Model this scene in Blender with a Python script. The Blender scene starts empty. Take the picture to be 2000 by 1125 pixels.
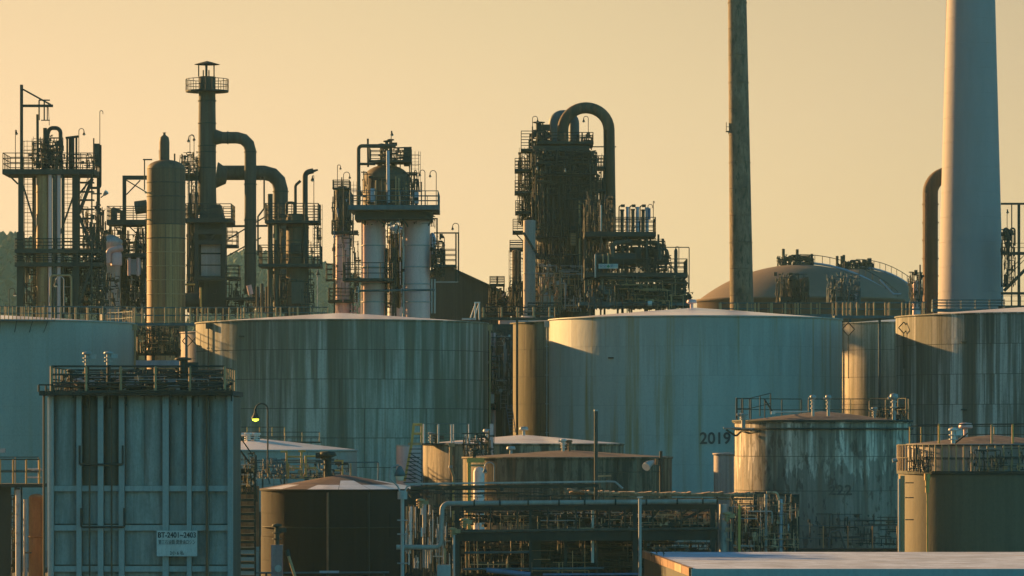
import bpy, bmesh, math, random
from mathutils import Vector, Matrix
PI = math.pi
SC = bpy.context.scene
COL = SC.collection

# ------------------------------------------------------------------ camera, sky, sun, exposure
FPX = 8000.0      # focal length in pixels of the 2000 px wide photograph
HOR = 850.0       # pixel row of the horizon
CZ = 11.0         # camera height above the refinery ground
cam = bpy.data.cameras.new('camera'); cam.lens = 144.0; cam.sensor_width = 36.0
cam.shift_y = (HOR - 562.5) / 2000.0
cam.clip_start = 1.0; cam.clip_end = 9000.0
cam_o = bpy.data.objects.new('camera', cam); COL.objects.link(cam_o)
cam_o.location = (0, 0, CZ); cam_o.rotation_euler = (PI / 2, 0, 0); SC.camera = cam_o

SUN_AZ = math.radians(-48.0)   # from +Y, negative = to the left
SUN_EL = math.radians(13.0)
world = bpy.data.worlds.new('World'); SC.world = world; world.use_nodes = True
wn = world.node_tree; wl = wn.links
bgn = wn.nodes['Background']
sky = wn.nodes.new('ShaderNodeTexSky'); sky.sky_type = 'NISHITA'; sky.sun_disc = False
sky.sun_elevation = SUN_EL; sky.sun_rotation = SUN_AZ; sky.dust_density = 1.0; sky.air_density = 1.0
def wnode(t, **k):
    n = wn.nodes.new(t)
    for a, b in k.items(): setattr(n, a, b)
    return n
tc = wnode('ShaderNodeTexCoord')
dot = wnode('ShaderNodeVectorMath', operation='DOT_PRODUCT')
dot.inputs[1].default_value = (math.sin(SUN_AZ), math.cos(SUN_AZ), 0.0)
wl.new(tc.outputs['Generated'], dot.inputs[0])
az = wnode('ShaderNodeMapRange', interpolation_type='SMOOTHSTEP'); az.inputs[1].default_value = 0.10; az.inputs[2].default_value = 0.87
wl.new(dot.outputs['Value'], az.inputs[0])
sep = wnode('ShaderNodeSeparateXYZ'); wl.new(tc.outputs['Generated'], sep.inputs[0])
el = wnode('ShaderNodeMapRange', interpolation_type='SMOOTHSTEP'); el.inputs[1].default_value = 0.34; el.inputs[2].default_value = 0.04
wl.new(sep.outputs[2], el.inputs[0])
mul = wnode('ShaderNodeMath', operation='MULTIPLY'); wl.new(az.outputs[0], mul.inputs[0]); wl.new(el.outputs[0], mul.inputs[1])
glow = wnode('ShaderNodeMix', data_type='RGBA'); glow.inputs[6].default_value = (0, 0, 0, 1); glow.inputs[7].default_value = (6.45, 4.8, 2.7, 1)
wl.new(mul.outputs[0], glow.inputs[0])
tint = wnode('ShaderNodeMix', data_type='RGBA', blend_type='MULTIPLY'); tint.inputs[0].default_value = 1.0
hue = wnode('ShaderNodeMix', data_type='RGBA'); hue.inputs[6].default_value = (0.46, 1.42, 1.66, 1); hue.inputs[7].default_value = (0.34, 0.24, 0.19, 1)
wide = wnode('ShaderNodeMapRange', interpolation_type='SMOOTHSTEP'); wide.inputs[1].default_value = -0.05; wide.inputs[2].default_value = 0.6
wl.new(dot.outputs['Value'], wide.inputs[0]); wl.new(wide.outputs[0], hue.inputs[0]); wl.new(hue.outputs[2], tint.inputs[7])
cap = wnode('ShaderNodeVectorMath', operation='MINIMUM'); cap.inputs[1].default_value = (7.5, 6.0, 4.5)   # caps sky brightness round the sun
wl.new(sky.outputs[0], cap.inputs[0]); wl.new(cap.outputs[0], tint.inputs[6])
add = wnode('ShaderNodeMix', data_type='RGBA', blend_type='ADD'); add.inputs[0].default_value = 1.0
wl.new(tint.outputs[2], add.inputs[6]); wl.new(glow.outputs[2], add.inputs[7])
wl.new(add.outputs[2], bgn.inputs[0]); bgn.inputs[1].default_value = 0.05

sun = bpy.data.lights.new('sun', 'SUN'); sun.energy = 5.0; sun.angle = math.radians(0.6); sun.color = (1.0, 0.54, 0.19)
sun_o = bpy.data.objects.new('sun', sun); COL.objects.link(sun_o)
sdir = Vector((math.sin(SUN_AZ) * math.cos(SUN_EL), math.cos(SUN_AZ) * math.cos(SUN_EL), math.sin(SUN_EL)))
sun_o.rotation_euler = sdir.to_track_quat('Z', 'Y').to_euler(); sun_o.location = (-60, 100, 200)

SC.view_settings.view_transform = 'Standard'; SC.view_settings.look = 'None'
SC.view_settings.exposure = 1.3; SC.view_settings.gamma = 1.0; SC.view_settings.use_curve_mapping = False
SC.render.engine = 'CYCLES'
SC.cycles.max_bounces = 6; SC.cycles.diffuse_bounces = 3; SC.cycles.volume_bounces = 1

# ------------------------------------------------------------------ materials
MATS = {}
def paint(name, base, dirt=None, amt=0.4, rough=0.7, sx=1.0, sz=0.05, rust=None, rustamt=0.0, metal=0.0,
          blotch=0.0, bl=(0.02, 0.02, 0.018), rsx=1.6, bump=0.12, grain=0.25, emis=None, dark=None, darkamt=0.0, course=0.0, ztop=0.0, drip=None, dripamt=.8, driplen=9.0, low=None, hard=1.0, off=0.0):
    """weathered surface: vertical streaks of dirt and rust and blotches, laid out in the place's own metres"""
    if name in MATS: return MATS[name]
    m = bpy.data.materials.new(name); m.use_nodes = True; MATS[name] = m
    nt = m.node_tree; L = nt.links; N = nt.nodes
    b = N['Principled BSDF']; b.inputs['Roughness'].default_value = rough; b.inputs['Metallic'].default_value = metal
    b.inputs['Specular IOR Level'].default_value = 0.35
    geo = N.new('ShaderNodeNewGeometry')
    snapped = None; shift = off
    if course: # every shell course weathers a little differently
        sx_ = N.new('ShaderNodeSeparateXYZ'); L.new(geo.outputs['Position'], sx_.inputs[0])
        fl = N.new('ShaderNodeMath'); fl.operation = 'SNAP'; fl.inputs[1].default_value = course[0]
        sb = N.new('ShaderNodeMath'); sb.operation = 'SUBTRACT'; sb.inputs[1].default_value = course[1]; L.new(sx_.outputs[2], sb.inputs[0]); L.new(sb.outputs[0], fl.inputs[0])
        cb = N.new('ShaderNodeCombineXYZ')
        for i in range(3):
            ml = N.new('ShaderNodeMath'); ml.operation = 'MULTIPLY_ADD'; ml.inputs[1].default_value = (.9, .7, 3.0)[i]; L.new(fl.outputs[0], ml.inputs[0]); L.new(sx_.outputs[i], ml.inputs[2]); L.new(ml.outputs[0], cb.inputs[i])
        snapped = cb.outputs[0]
    def noise(scale, off, det=5, lo=0.4, hi=0.62, src=None):
        mp = N.new('ShaderNodeMapping'); mp.inputs['Scale'].default_value = scale; mp.inputs['Location'].default_value = tuple(v + shift for v in off)
        L.new(src or geo.outputs['Position'], mp.inputs[0])
        n = N.new('ShaderNodeTexNoise'); n.inputs['Scale'].default_value = 1.0; n.inputs['Detail'].default_value = det; n.inputs['Roughness'].default_value = 0.6
        L.new(mp.outputs[0], n.inputs[0])
        r = N.new('ShaderNodeMapRange'); r.interpolation_type = 'SMOOTHSTEP'
        mid, hw = (lo + hi) / 2, (hi - lo) / 2 * hard
        r.inputs[1].default_value = mid - hw; r.inputs[2].default_value = mid + hw
        L.new(n.outputs[0], r.inputs[0]); return r.outputs[0]
    def mix(a, bcol, fac, k):
        mm = N.new('ShaderNodeMath'); mm.operation = 'MULTIPLY'; mm.inputs[1].default_value = k; L.new(fac, mm.inputs[0])
        x = N.new('ShaderNodeMix'); x.data_type = 'RGBA'; L.new(mm.outputs[0], x.inputs[0])
        if isinstance(a, tuple): x.inputs[6].default_value = (*a, 1)
        else: L.new(a, x.inputs[6])
        x.inputs[7].default_value = (*bcol, 1); return x.outputs[2]
    c = tuple(base)
    d = tuple(dirt) if dirt else tuple(v * 0.5 for v in base)
    c = mix(c, d, noise((sx, sx, sz), (3.1, 7.7, 1.3), 6, 0.38, 0.66), amt)
    c = mix(c, d, noise((sx * 4, sx * 4, sz * 2.4), (13.1, 2.7, 5.3), 4, 0.42, 0.7, snapped), amt * 0.7)
    if dark: c = mix(c, tuple(dark), noise((sx * .55, sx * .55, sz * .5), (41.1, 12.7, 5.3), 6, 0.46, 0.68), darkamt)
    if low: # darker staining below a level, with a ragged edge: (level, raggedness, colour, amount)
        s3 = N.new('ShaderNodeSeparateXYZ'); L.new(geo.outputs['Position'], s3.inputs[0])
        nz = N.new('ShaderNodeMath'); nz.operation = 'MULTIPLY_ADD'; nz.inputs[1].default_value = low[1]; L.new(noise((1.6, 1.6, .25), (3, 9, 4), 6, .3, .7), nz.inputs[0]); L.new(s3.outputs[2], nz.inputs[2])
        r3 = N.new('ShaderNodeMapRange'); r3.interpolation_type = 'SMOOTHSTEP'; r3.inputs[1].default_value = low[0] + low[1] * .5 + .35; r3.inputs[2].default_value = low[0] + low[1] * .5 - .35; L.new(nz.outputs[0], r3.inputs[0])
        c = mix(c, tuple(low[2]), r3.outputs[0], low[3])
    if drip: # runs of dirt starting at the rim, each of its own length
        s2 = N.new('ShaderNodeSeparateXYZ'); L.new(geo.outputs['Position'], s2.inputs[0])
        hh = N.new('ShaderNodeMapRange'); hh.inputs[1].default_value = ztop - driplen; hh.inputs[2].default_value = ztop; hh.inputs[3].default_value = -.45; hh.inputs[4].default_value = .42; L.new(s2.outputs[2], hh.inputs[0])
        ad = N.new('ShaderNodeMath'); ad.operation = 'ADD'; L.new(hh.outputs[0], ad.inputs[0]); L.new(noise((1.5, 1.5, .012), (8, 3, 1), 7, .25, .75), ad.inputs[1])
        r2 = N.new('ShaderNodeMapRange'); r2.interpolation_type = 'SMOOTHSTEP'; r2.inputs[1].default_value = .42; r2.inputs[2].default_value = .85; L.new(ad.outputs[0], r2.inputs[0])
        c = mix(c, tuple(drip), r2.outputs[0], dripamt)
    if rust: c = mix(c, tuple(rust), noise((rsx, rsx, sz), (23.1, 17.7, 9.3), 6, 0.52, 0.72), rustamt)
    if blotch: c = mix(c, tuple(bl), noise((2.6, 2.6, .9), (5, 5, 5), 10, 0.50, 0.66), blotch)
    if grain: c = mix(c, tuple(v * 0.6 for v in d), noise((9, 9, 5), (1, 2, 3), 3, 0.4, 0.75), grain)
    L.new(c, b.inputs['Base Color'])
    if bump:
        bp = N.new('ShaderNodeBump'); bp.inputs['Strength'].default_value = bump; bp.inputs['Distance'].default_value = 0.05
        L.new(noise((2, 2, 1.2), (0, 0, 0), 4, 0.2, 0.8), bp.inputs['Height']); L.new(bp.outputs[0], b.inputs['Normal'])
    if emis:
        b.inputs['Emission Color'].default_value = (*emis[0], 1); b.inputs['Emission Strength'].default_value = emis[1]
    return m
RUST = (0.16, 0.07, 0.03)
M = {}
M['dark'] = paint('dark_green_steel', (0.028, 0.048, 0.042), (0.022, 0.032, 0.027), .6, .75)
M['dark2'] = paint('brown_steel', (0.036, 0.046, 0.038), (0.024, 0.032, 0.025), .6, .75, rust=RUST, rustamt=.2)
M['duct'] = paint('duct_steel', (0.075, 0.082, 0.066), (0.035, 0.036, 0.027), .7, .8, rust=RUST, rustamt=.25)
M['blue'] = paint('blue_green_paint', (0.06, 0.13, 0.15), (0.04, 0.06, 0.06), .5, .6)
M['skyblue'] = paint('blue_paint', (0.08, 0.18, 0.32), (0.05, 0.08, 0.1), .4, .6)
M['yellow'] = paint('yellow_paint', (0.62, 0.38, 0.09), (0.26, 0.16, 0.06), .5, .6)
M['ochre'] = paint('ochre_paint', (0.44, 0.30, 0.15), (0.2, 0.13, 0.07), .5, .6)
M['galv'] = paint('galvanised_steel', (0.36, 0.38, 0.38), (0.2, 0.2, 0.18), .5, .5, metal=.2)
M['white'] = paint('white_paint', (0.62, 0.60, 0.56), (0.32, 0.29, 0.23), .45, .6, rust=RUST, rustamt=.1)
M['roofw'] = paint('white_roof', (0.92, 0.88, 0.86), (0.80, 0.74, 0.70), .6, .22, sx=.5, sz=1.0, rust=(0.4, .28, .2), rustamt=.35, rsx=.3)
M['roofb'] = paint('brown_roof', (0.16, 0.11, 0.095), (0.08, 0.055, 0.05), .6, .7, sx=.8, sz=1.0)
M['roofrust'] = paint('rusty_roof', (0.135, 0.11, 0.095), (0.07, 0.05, 0.042), .7, .7, sx=.9, sz=1.0, rust=(.36, .32, .30), rustamt=.4)
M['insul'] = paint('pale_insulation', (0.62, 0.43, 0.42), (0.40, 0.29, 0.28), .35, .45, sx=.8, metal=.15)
M['insulb'] = paint('blue_insulation', (0.30, 0.36, 0.46), (0.2, 0.22, 0.25), .35, .4, metal=.3)
M['ochrecol'] = paint('ochre_cladding', (0.36, 0.235, 0.105), (0.17, 0.095, 0.045), .8, .6, sx=1.4, rust=(.28, .11, .05), rustamt=.8)
M['darkcol'] = paint('brown_cladding', (0.12, 0.095, 0.06), (0.06, 0.04, 0.03), .6, .7, sx=1.4, rust=(.2, .1, .05), rustamt=.5)
M['tank_left'] = paint('grey_blue_tank', (0.25, 0.32, 0.30), (0.18, 0.23, 0.21), .35, .6, sx=.5, sz=.03, rust=(.2, .19, .1), rustamt=.25)
M['tank_streak'] = paint('streaked_tank', (0.41, 0.42, 0.37), (0.14, 0.16, 0.115), .95, .75, sx=.8, sz=.035, dark=(.07, .075, .05), darkamt=.85, rust=(.17, .13, .07), rustamt=.75, course=(2.4, 1.2), ztop=20.4, off=11.0, drip=(.08, .085, .055), dripamt=.6, hard=.75)
M['tank_2019'] = paint('blue_grey_tank', (0.36, 0.41, 0.385), (0.25, 0.29, 0.265), .6, .55, sx=.35, sz=.03, rust=(.26, .19, .06), rustamt=.95, rsx=.8, grain=.2, course=(2.4, 1.42), ztop=20.5, drip=(.22, .24, .20), dripamt=.35, driplen=6)
M['tank_moss'] = paint('mossy_tank', (0.20, 0.18, 0.115), (0.065, 0.07, 0.042), .95, .8, sx=1.0, sz=.03, dark=(.07, .08, .05), darkamt=.55, ztop=21, drip=(.06, .07, .04), dripamt=.35, hard=.5)
M['tank_gold'] = paint('streaked_cream_green_tank', (0.60, 0.53, 0.40), (0.20, 0.19, 0.12), .8, .75, sx=1.0, sz=.03, dark=(.08, .09, .06), darkamt=.5, hard=.5, off=4.0)
M['tank_streak2'] = paint('streaked_dark_tank', (0.52, 0.51, 0.46), (0.09, 0.10, 0.08), .95, .75, sx=.8, sz=.03, dark=(.08, .10, .08), darkamt=.85, rust=(.2, .15, .08), rustamt=.35, course=(2.4, 1.47), ztop=20.6, drip=(.05, .065, .05), dripamt=.65, driplen=14, hard=.5)
M['tank_222'] = paint('stained_white_tank', (0.74, 0.66, 0.55), (0.20, 0.18, 0.13), .65, .7, sx=1.1, sz=.07, dark=(.13, .13, .10), darkamt=.65, rust=(.20, .12, .07), rustamt=.4, blotch=.6, course=(2.366, .1), ztop=11.9, drip=(.08, .08, .06), dripamt=.7, driplen=5, low=(9.1, 2.4, (.10, .105, .09), .72), hard=.5)
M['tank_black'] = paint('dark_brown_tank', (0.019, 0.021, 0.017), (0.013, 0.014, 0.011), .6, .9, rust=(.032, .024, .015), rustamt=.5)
M['tank_rust'] = paint('rusty_tank', (0.17, 0.145, 0.10), (0.035, 0.036, 0.026), .9, .8, sx=1.6, sz=.10, blotch=.5, rust=(.20, .10, .05), rustamt=.5, dark=(.03,.035,.025), darkamt=.6, hard=.5)
M['tank_olive'] = paint('olive_tank', (0.115, 0.11, 0.072), (0.07, 0.072, 0.05), .6, .7, sx=.7, sz=.03)
M['tank_small'] = paint('stained_cream_tank', (0.45, 0.40, 0.36), (0.2, 0.16, 0.14), .6, .7, sx=2.4, sz=.04, rust=(.3, .16, .1), rustamt=.6)
M['bt_panel'] = paint('grey_green_panel', (0.31, 0.345, 0.325), (0.13, 0.155, 0.14), .8, .5, sx=.8, sz=.08, blotch=.25, bl=(.1, .11, .09))
M['bt_panel_d'] = paint('sooty_panel', (0.10, 0.12, 0.10), (0.05, 0.06, 0.045), .7, .6, sx=1.2, sz=.05)
M['bt_rib'] = paint('grey_rib', (0.29, 0.34, 0.335), (0.18, 0.21, 0.20), .4, .5)
M['conc'] = paint('mossy_concrete', (0.22, 0.18, 0.125), (0.11, 0.095, 0.07), .8, .85, sx=.8, sz=.35, rust=(.22, .15, .08), rustamt=.6, blotch=.75, bl=(.05, .065, .045), hard=.7)
M['chim'] = paint('pale_chimney_paint', (0.32, 0.295, 0.30), (0.275, 0.255, 0.255), .4, .7, sx=.5, sz=.1, grain=.08)
M['rustpipe'] = paint('rusty_pipe', (0.14, 0.10, 0.065), (0.06, 0.045, 0.03), .8, .8, rust=(.24, .10, .05), rustamt=.8)
M['orange'] = paint('orange_rust', (0.42, 0.18, 0.06), (0.20, 0.09, 0.035), .6, .75, sx=1.5, sz=.3)
M['dome'] = paint('brown_dome', (0.19, 0.14, 0.105), (0.12, 0.095, 0.07), .5, .8, sx=.1, sz=.2)
M['bld'] = paint('dark_siding', (0.10, 0.10, 0.075), (0.05, 0.05, 0.035), .6, .8, sx=1.2, sz=.04)
M['flatroof'] = paint('worn_white_roof', (0.50, 0.60, 0.74), (0.27, 0.33, 0.42), .85, .9, sx=.5, sz=1, dark=(.2,.24,.3), darkamt=.5, rust=(.30, .23, .19), rustamt=.5, rsx=.25)
M['fascia'] = paint('teal_fascia', (0.20, 0.36, 0.38), (0.15, 0.25, 0.26), .3, .5)
M['rustbeam'] = paint('rusty_steel', (0.30, 0.17, 0.09), (0.12, 0.06, 0.035), .7, .75, sx=2.5, sz=.5)
M['trough'] = paint('rusty_gutter', (0.66, 0.44, 0.27), (0.14, 0.07, 0.04), .8, .7, sx=2.0, sz=1.5)
M['plinth'] = paint('pink_brown_casing', (0.28, 0.20, 0.20), (0.15, 0.1, 0.1), .4, .7)
M['ground'] = paint('oily_ground', (0.055, 0.06, 0.055), (0.03, 0.035, 0.03), .6, .95, sx=.2, sz=.2)
M['hill'] = paint('wooded_hill', (0.05, 0.095, 0.065), (0.035, 0.065, 0.045), .7, 1.0, sx=.02, sz=.02, grain=0)
M['ink'] = paint('black_lettering', (0.02, 0.03, 0.035), (0.05, 0.06, 0.06), .5, .7, blotch=.45, bl=(.14, .17, .17), grain=.1)
M['inkfaint'] = paint('faded_lettering', (0.07, 0.075, 0.065), (0.12, 0.12, 0.1), .8, .8, blotch=.5, bl=(.2, .19, .16))
M['green'] = paint('green_mark', (0.03, 0.22, 0.10), (0.03, 0.2, 0.1), .1, .6)
M['sign'] = paint('white_board', (0.50, 0.52, 0.50), (0.34, 0.35, 0.32), .4, .5)
M['glass'] = paint('lamp_glass', (0.75, 0.7, 0.6), (0.7, 0.65, 0.55), .2, .15)
M['lit'] = paint('lit_lamp_glass', (0.8, 0.8, 0.2), None, 0, .3, emis=((0.85, 0.95, 0.06), 1.3))
M['seam'] = paint('seam_dark_steel', (0.07, 0.075, 0.06), (0.05, 0.05, 0.04), .3, .9)  # dark steel behind the plates shows as seam lines
M['seam_l'] = paint('seam_blue_steel', (0.20, 0.23, 0.23), (0.16, 0.18, 0.18), .3, .8)
M['tank_cream'] = paint('peeling_cream_tank', (0.30, 0.25, 0.17), (0.07, 0.065, 0.045), .9, .75, sx=1.5, sz=.10, dark=(.05, .05, .035), darkamt=.9, rust=(.25, .12, .05), rustamt=.5, blotch=.5, hard=.5)
M['cladw'] = paint('weathered_sheet', (0.34, 0.33, 0.30), (0.2, 0.18, 0.15), .5, .6)

# ------------------------------------------------------------------ geometry helpers
def P(px, py, D):
    return Vector(((px - 1000) / FPX * D, D, CZ + (HOR - py) / FPX * D))
def fillet(pts, rad, seg=6):
    pts = [Vector(p) for p in pts]; out = [pts[0]]
    for i in range(1, len(pts) - 1):
        a, b, c = pts[i - 1], pts[i], pts[i + 1]
        u = (a - b); v = (c - b); lu, lv = u.length, v.length
        if lu < 1e-6 or lv < 1e-6: continue
        u.normalize(); v.normalize(); ang = u.angle(v)
        if ang > 3.1: continue
        t = min(rad / math.tan(ang / 2), lu * .49 if i > 1 else lu * .98, lv * .49 if i < len(pts) - 2 else lv * .98)
        r = t * math.tan(ang / 2)
        ctr = b + (u + v).normalized() * (r / math.sin(ang / 2))
        p0 = b + u * t - ctr; p1 = b + v * t - ctr; tot = p0.angle(p1)
        for k in range(seg + 1):
            f = k / seg
            out.append(ctr + (p0 * math.sin((1 - f) * tot) + p1 * math.sin(f * tot)) / math.sin(tot) if tot > 1e-4 else b)
    out.append(pts[-1]); return out
class MB:
    def __init__(self): self.v = []; self.f = []; self.s = []
    def add(self, vs, fs, smooth=False):
        o = len(self.v); self.v += [tuple(x) for x in vs]
        for f in fs: self.f.append(tuple(i + o for i in f)); self.s.append(smooth)
        return self
    def box(self, c, s, rz=0.0):
        c = Vector(c); hx, hy, hz = s[0] / 2, s[1] / 2, s[2] / 2; co, si = math.cos(rz), math.sin(rz)
        vs = [(c.x + x * co - y * si, c.y + x * si + y * co, c.z + z) for z in (-hz, hz) for x, y in ((-hx, -hy), (hx, -hy), (hx, hy), (-hx, hy))]
        return self.add(vs, [(0, 3, 2, 1), (4, 5, 6, 7), (0, 1, 5, 4), (1, 2, 6, 5), (2, 3, 7, 6), (3, 0, 4, 7)])
    def beam(self, a, b, w, h=None):
        a = Vector(a); b = Vector(b); h = h or w; d = (b - a).normalized()
        up = Vector((0, 0, 1)) if abs(d.z) < .95 else Vector((0, 1, 0))
        x = d.cross(up).normalized() * (w / 2); z = x.cross(d).normalized() * (h / 2)
        vs = [p + sx * x + sz * z for p in (a, b) for sx, sz in ((-1, -1), (1, -1), (1, 1), (-1, 1))]
        return self.add(vs, [(0, 1, 2, 3), (7, 6, 5, 4), (0, 4, 5, 1), (1, 5, 6, 2), (2, 6, 7, 3), (3, 7, 4, 0)])
    def tube(self, pts, r, n=10, r2=None, cap=True):
        pts = [Vector(p) for p in pts]; rings = []; nrm = None
        for i, p in enumerate(pts):
            d = ((pts[min(i + 1, len(pts) - 1)] - pts[max(i - 1, 0)])).normalized()
            if nrm is None:
                up = Vector((0, 0, 1)) if abs(d.z) < .95 else Vector((0, 1, 0)); nrm = d.cross(up).normalized()
            else: nrm = (nrm - d * nrm.dot(d)).normalized()
            bi = d.cross(nrm); rr = r if r2 is None else r + (r2 - r) * i / (len(pts) - 1)
            rings.append([p + (nrm * math.cos(2 * PI * k / n) + bi * math.sin(2 * PI * k / n)) * rr for k in range(n)])
        vs = [v for rg in rings for v in rg]; fs = []
        for i in range(len(pts) - 1):
            for k in range(n):
                k2 = (k + 1) % n; fs.append((i * n + k, i * n + k2, (i + 1) * n + k2, (i + 1) * n + k))
        self.add(vs, fs, True)
        if cap:
            self.add(rings[0], [tuple(reversed(range(n)))]); self.add(rings[-1], [tuple(range(n))])
        return self
    def cyl(self, a, b, r, r2=None, n=10): return self.tube([a, b], r, n, r2)
    def lathe(self, cx, cy, prof, n=32, a0=0.0, a1=2 * PI, smooth=True, hard=False):
        full = abs(a1 - a0 - 2 * PI) < 1e-6; m = n if full else n + 1
        segs = [prof] if not hard else [prof[i:i + 2] for i in range(len(prof) - 1)]
        for pr in segs:
            vs = [(cx + r * math.cos(a0 + (a1 - a0) * k / n), cy + r * math.sin(a0 + (a1 - a0) * k / n), z) for r, z in pr for k in range(m)]
            fs = []
            for i in range(len(pr) - 1):
                for k in range(n):
                    k2 = (k + 1) % m; fs.append((i * m + k, i * m + k2, (i + 1) * m + k2, (i + 1) * m + k))
            self.add(vs, fs, smooth)
        return self
    def mesh(self, name, mat, off=(0, 0, 0)):
        me = bpy.data.meshes.new(name); o = Vector(off)
        me.from_pydata([tuple(Vector(v) - o) for v in self.v], [], self.f)
        me.polygons.foreach_set('use_smooth', self.s); me.materials.append(mat); me.update(); return me
UNIT = {}
def unit(kind, mat):
    k = (kind, mat.name)
    if k not in UNIT:
        b = MB()
        if kind == 'box': b.box((0, 0, .5), (1, 1, 1))
        elif kind == 'cyl': b.cyl((0, 0, 0), (0, 0, 1), 1, n=8)
        elif kind == 'cylf': b.cyl((0, 0, 0), (0, 0, 1), 1, n=20)
        UNIT[k] = b.mesh(kind, mat)
    return UNIT[k]
def prop(o, **k):
    for a, b in k.items():
        if b: o[a] = b
    return o
class Thing:
    """one thing: an Empty at its base with its parts"""
    def __init__(s, name, label, cat, x, y, z=0.0, D=None, group=None, structure=False):
        s.o = bpy.data.objects.new(name, None); COL.objects.link(s.o); s.o.location = (x, y, z); s.o.empty_display_size = .5
        s.L = Vector((x, y, z)); s.D = D or y; prop(s.o, label=label, category=cat, group=group)
    def at(s, px, py, dd=0.0):
        p = P(px, py, s.D); p.y += dd; return p
    def m(s, px): return px * s.D / FPX
    def part(s, name, mb, mat, parent=None, stuff=False, label=None):
        o = bpy.data.objects.new(name, mb.mesh(name, mat, s.L)); COL.objects.link(o); o.parent = parent or s.o
        if stuff: o['kind'] = 'stuff'
        if label: o['label'] = label
        return o
    def inst(s, name, mesh, mtx, parent=None):
        o = bpy.data.objects.new(name, mesh); COL.objects.link(o); o.parent = parent or s.o
        o.matrix_local = Matrix.Translation(-s.L) @ mtx; return o
    def rod(s, name, a, b, r, mat, parent=None, kind='cyl', w=None):
        a = Vector(a); b = Vector(b); d = b - a
        q = d.to_track_quat('Z', 'Y').to_matrix().to_4x4()
        if kind == 'box' : sc = Matrix.Diagonal((r, w or r, d.length, 1))
        else: sc = Matrix.Diagonal((r, r, d.length, 1))
        return s.inst(name, unit(kind, mat), Matrix.Translation(a) @ q @ sc, parent)
    def box(s, name, c, size, mat, parent=None):
        return s.inst(name, unit('box', mat), Matrix.Translation(Vector(c) - Vector((0, 0, size[2] / 2))) @ Matrix.Diagonal((*size, 1)), parent)
    def pipe(s, name, pts, r, mat, rad=None, n=10, parent=None, seg=6):
        return s.part(name, MB().tube(fillet(pts, rad or r * 2.2, seg), r, n), mat, parent)
def solo(name, mb, mat, label, cat, base, group=None):
    o = bpy.data.objects.new(name, mb.mesh(name, mat, base)); COL.objects.link(o); o.location = base
    prop(o, label=label, category=cat, group=group); return o
def text_mesh(txt, size, mat, depth=0.01, sx=1.0, bold=0.0):
    c = bpy.data.curves.new('lettering', 'FONT'); c.body = txt; c.size = size; c.extrude = depth; c.offset = bold
    c.align_x = 'CENTER'; c.align_y = 'CENTER'
    o = bpy.data.objects.new('lettering', c); COL.objects.link(o)
    dg = bpy.context.evaluated_depsgraph_get(); me = bpy.data.meshes.new_from_object(o.evaluated_get(dg))
    bpy.data.objects.remove(o); me.materials.clear(); me.materials.append(mat)
    for v in me.vertices: v.co.x *= sx
    return me

# railing round a path of world points, made of posts and rails hung on a deck part
def railing(T, pts, h, sp, mat, parent=None, r=.03, mids=1, closed=False, postmat=None, joined=False):
    pts = [Vector(p) for p in pts]
    if closed: pts = pts + [pts[0]]
    mb = MB(); done = []
    for i in range(len(pts) - 1):
        a, b = pts[i], pts[i + 1]; n = max(1, round((b - a).length / sp))
        for k in range(n + (1 if i == len(pts) - 2 and not closed else 0)):
            p = a.lerp(b, k / n)
            if joined: mb.cyl(p, p + Vector((0, 0, h)), r, n=5)
            else: T.rod('post', p, p + Vector((0, 0, h)), r * 1.25, postmat or mat, parent)
    for j in range(mids + 1):
        z = h * (j + 1) / (mids + 1)
        path = [p + Vector((0, 0, z)) for p in pts]
        if joined:
            for i in range(len(path) - 1): mb.cyl(path[i], path[i + 1], r, n=5)
        else: T.part('rail', MB().tube(path, r, 6), mat, parent)
    if joined: T.part('railing', mb, mat, parent)
def deck(T, x0, x1, y, dep, mat, rh=21, dd=0.0, th=6, rail='fb', railmat=None, parent=None, sp=1.3, name='platform'):
    """platform seen edge-on from px x0 to x1 at row y, dep metres deep, with handrails"""
    a = T.at(x0, y, dd - dep / 2); b = T.at(x1, y, dd + dep / 2); t = T.m(th)
    d = T.part(name, MB().box(((a.x + b.x) / 2, (a.y + b.y) / 2, a.z - t / 2), (b.x - a.x, dep, t)), mat, parent)
    h = T.m(rh)
    if rh:
        c = [Vector((a.x + .05, a.y + .05, a.z)), Vector((b.x - .05, a.y + .05, a.z)), Vector((b.x - .05, b.y - .05, a.z)), Vector((a.x + .05, b.y - .05, a.z))]
        railing(T, c, h, sp, railmat or mat, d, r=.042, mids=2, closed=True, joined=(parent is not None) or True)
    return d
def ladder(T, px, y0, y1, mat, w=.5, dd=0.0, cage=False, parent=None, name='ladder'):
    a = T.at(px, y1, dd); b = T.at(px, y0, dd); mb = MB()
    for s in (-1, 1): mb.cyl(a + Vector((s * w / 2, 0, 0)), b + Vector((s * w / 2, 0, 0)), .03, n=5)
    n = int((b.z - a.z) / .35)
    for k in range(n):
        z = a.z + (k + .5) * .35; mb.cyl((a.x - w / 2, a.y, z), (a.x + w / 2, a.y, z), .018, n=4)
    if cage:
        n = int((b.z - a.z) / .9)
        for k in range(n + 1):
            z = a.z + k * .9; R = w * .75
            mb.tube([(a.x + R * math.cos(t), a.y - .1 - R * math.sin(t) * 1.2, z) for t in [PI * q / 8 for q in range(9)]], .025, 4)
        for q in (0, 2, 4, 6, 8):
            t = PI * q / 8; R = w * .75
            mb.cyl((a.x + R * math.cos(t), a.y - .1 - R * math.sin(t) * 1.2, a.z), (a.x + R * math.cos(t), a.y - .1 - R * math.sin(t) * 1.2, b.z), .02, n=4)
    return T.part(name, mb, mat, parent, stuff=True)
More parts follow.
